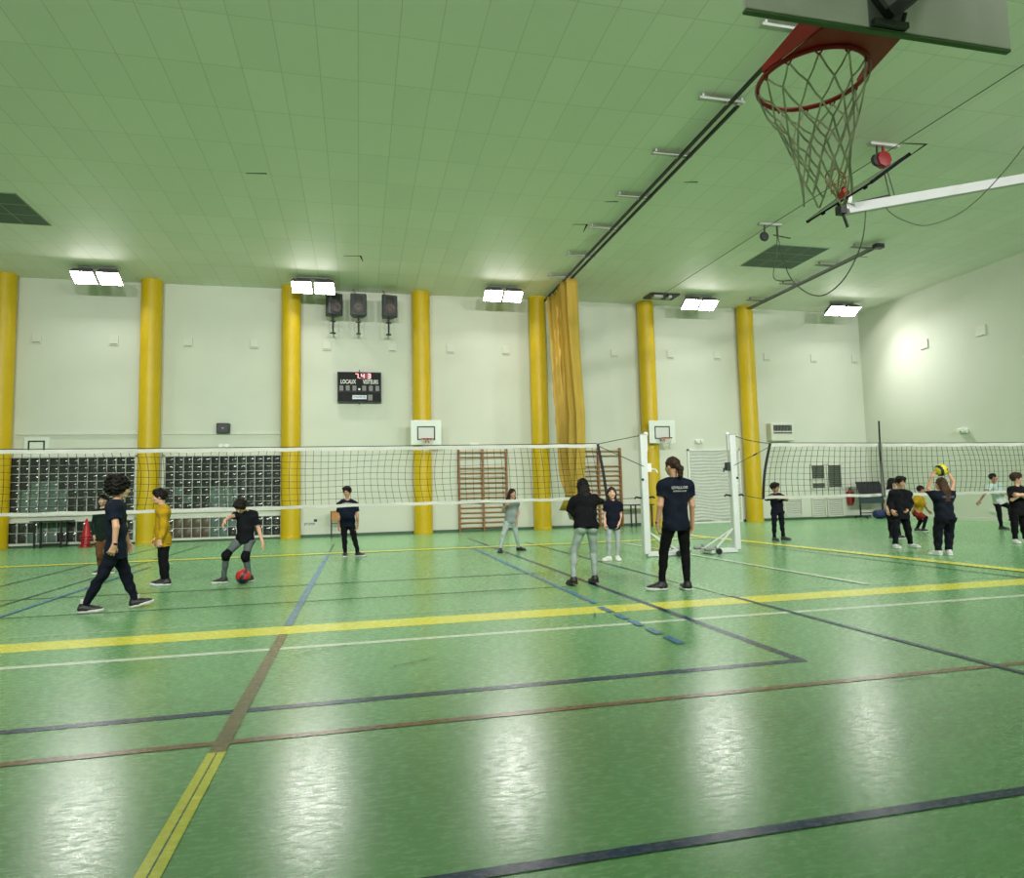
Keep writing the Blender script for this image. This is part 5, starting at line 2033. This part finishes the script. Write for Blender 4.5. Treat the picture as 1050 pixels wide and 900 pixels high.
person('person in pale teal t-shirt running with one arm trailing, near the side wall', Y=14.06, H=1.48, face=(.8, -.55, .12), body_front=(.7, -.7, 0), hair='short', skin=(166, 122, 98), vox=FAR,
       J=dict(head=(1018.2, 489.4), neck=(1019.4, 495.6), shA=(1014.4, 498.4, .02), shB=(1025.6, 497.8, -.02), elA=(1010.2, 505.4, -.04), elB=(1031, 504.6, .0), wrA=(1004.8, 513.4, .0), wrB=(1035.5, 509.5, -.08), haA=(1001.6, 517, .02), haB=(1038.5, 511, -.12),
              hipA=(1022.6, 515.5, .0), hipB=(1028, 515.5, -.0), knA=(1024.8, 526.5, -.04), knB=(1036, 520.5, -.1)),
       feet=[(1026.6, 538.4, -.02, -70, 0, 0), (1036.5, 531.5, .02, -30, None, -25)], shirt=((176, 196, 192), .62, .15), pants=((20, 20, 25), .003, 0), shoe=((36, 36, 38), (96, 98, 96)), loose=.008,
       shirt2=((196, 200, 200), lambda c, q: (c @ q['up'] - q['pel'] @ q['up']) < .16))
person('person with glasses in black clothes and white shoes at the right photo edge, arms folded', Y=10.8, H=1.42, face=(.75, -.65, .1), body_front=(.5, -.85, 0), hair='thick', hairc=(74, 54, 42), skin=(206, 160, 136), vox=.007, glasses=True,
       J=dict(head=(1042, 490.4, 0), neck=(1042.6, 498.6), shA=(1037.2, 502, .04), shB=(1051, 501.4, -.0), elA=(1037.6, 512.5, -.12), elB=(1053, 511.5, -.12), wrA=(1047, 507.5, -.24), wrB=(1046, 507.0, -.24), haA=(1051.4, 505.6, -.24), haB=(1040.6, 506.4, -.22),
              hipA=(1039.8, 525.5), hipB=(1047.4, 525.5), knA=(1040.4, 539, -.04), knB=(1049.5, 539, .0)),
       feet=[(1041, 552.3, 0, -120, 0, 0), (1051.5, 550.6, .05, -60, 0, 0)], shirt=((19, 20, 23), .9, .2), pants=((18, 19, 23), .012, 0), shoe=((212, 212, 210), (222, 222, 220)), loose=.012)
# ------------------------------------------------------------------ light and exposure
w = bpy.data.worlds.new('world')
SC.world = w
w.use_nodes = True
w.node_tree.nodes['Background'].inputs['Color'].default_value = (.75, .9, .75, 1)
w.node_tree.nodes['Background'].inputs['Strength'].default_value = 0.0
SC.view_settings.view_transform = 'Standard'
SC.view_settings.look = 'None'
SC.view_settings.gamma = 1
SC.view_settings.exposure = 0.08
SC.view_settings.use_curve_mapping = False
SC.cycles.use_denoising = True
SC.cycles.max_bounces = 10
SC.cycles.diffuse_bounces = 6
SC.cycles.caustics_reflective = False
SC.cycles.caustics_refractive = False
SC.cycles.sample_clamp_indirect = 6
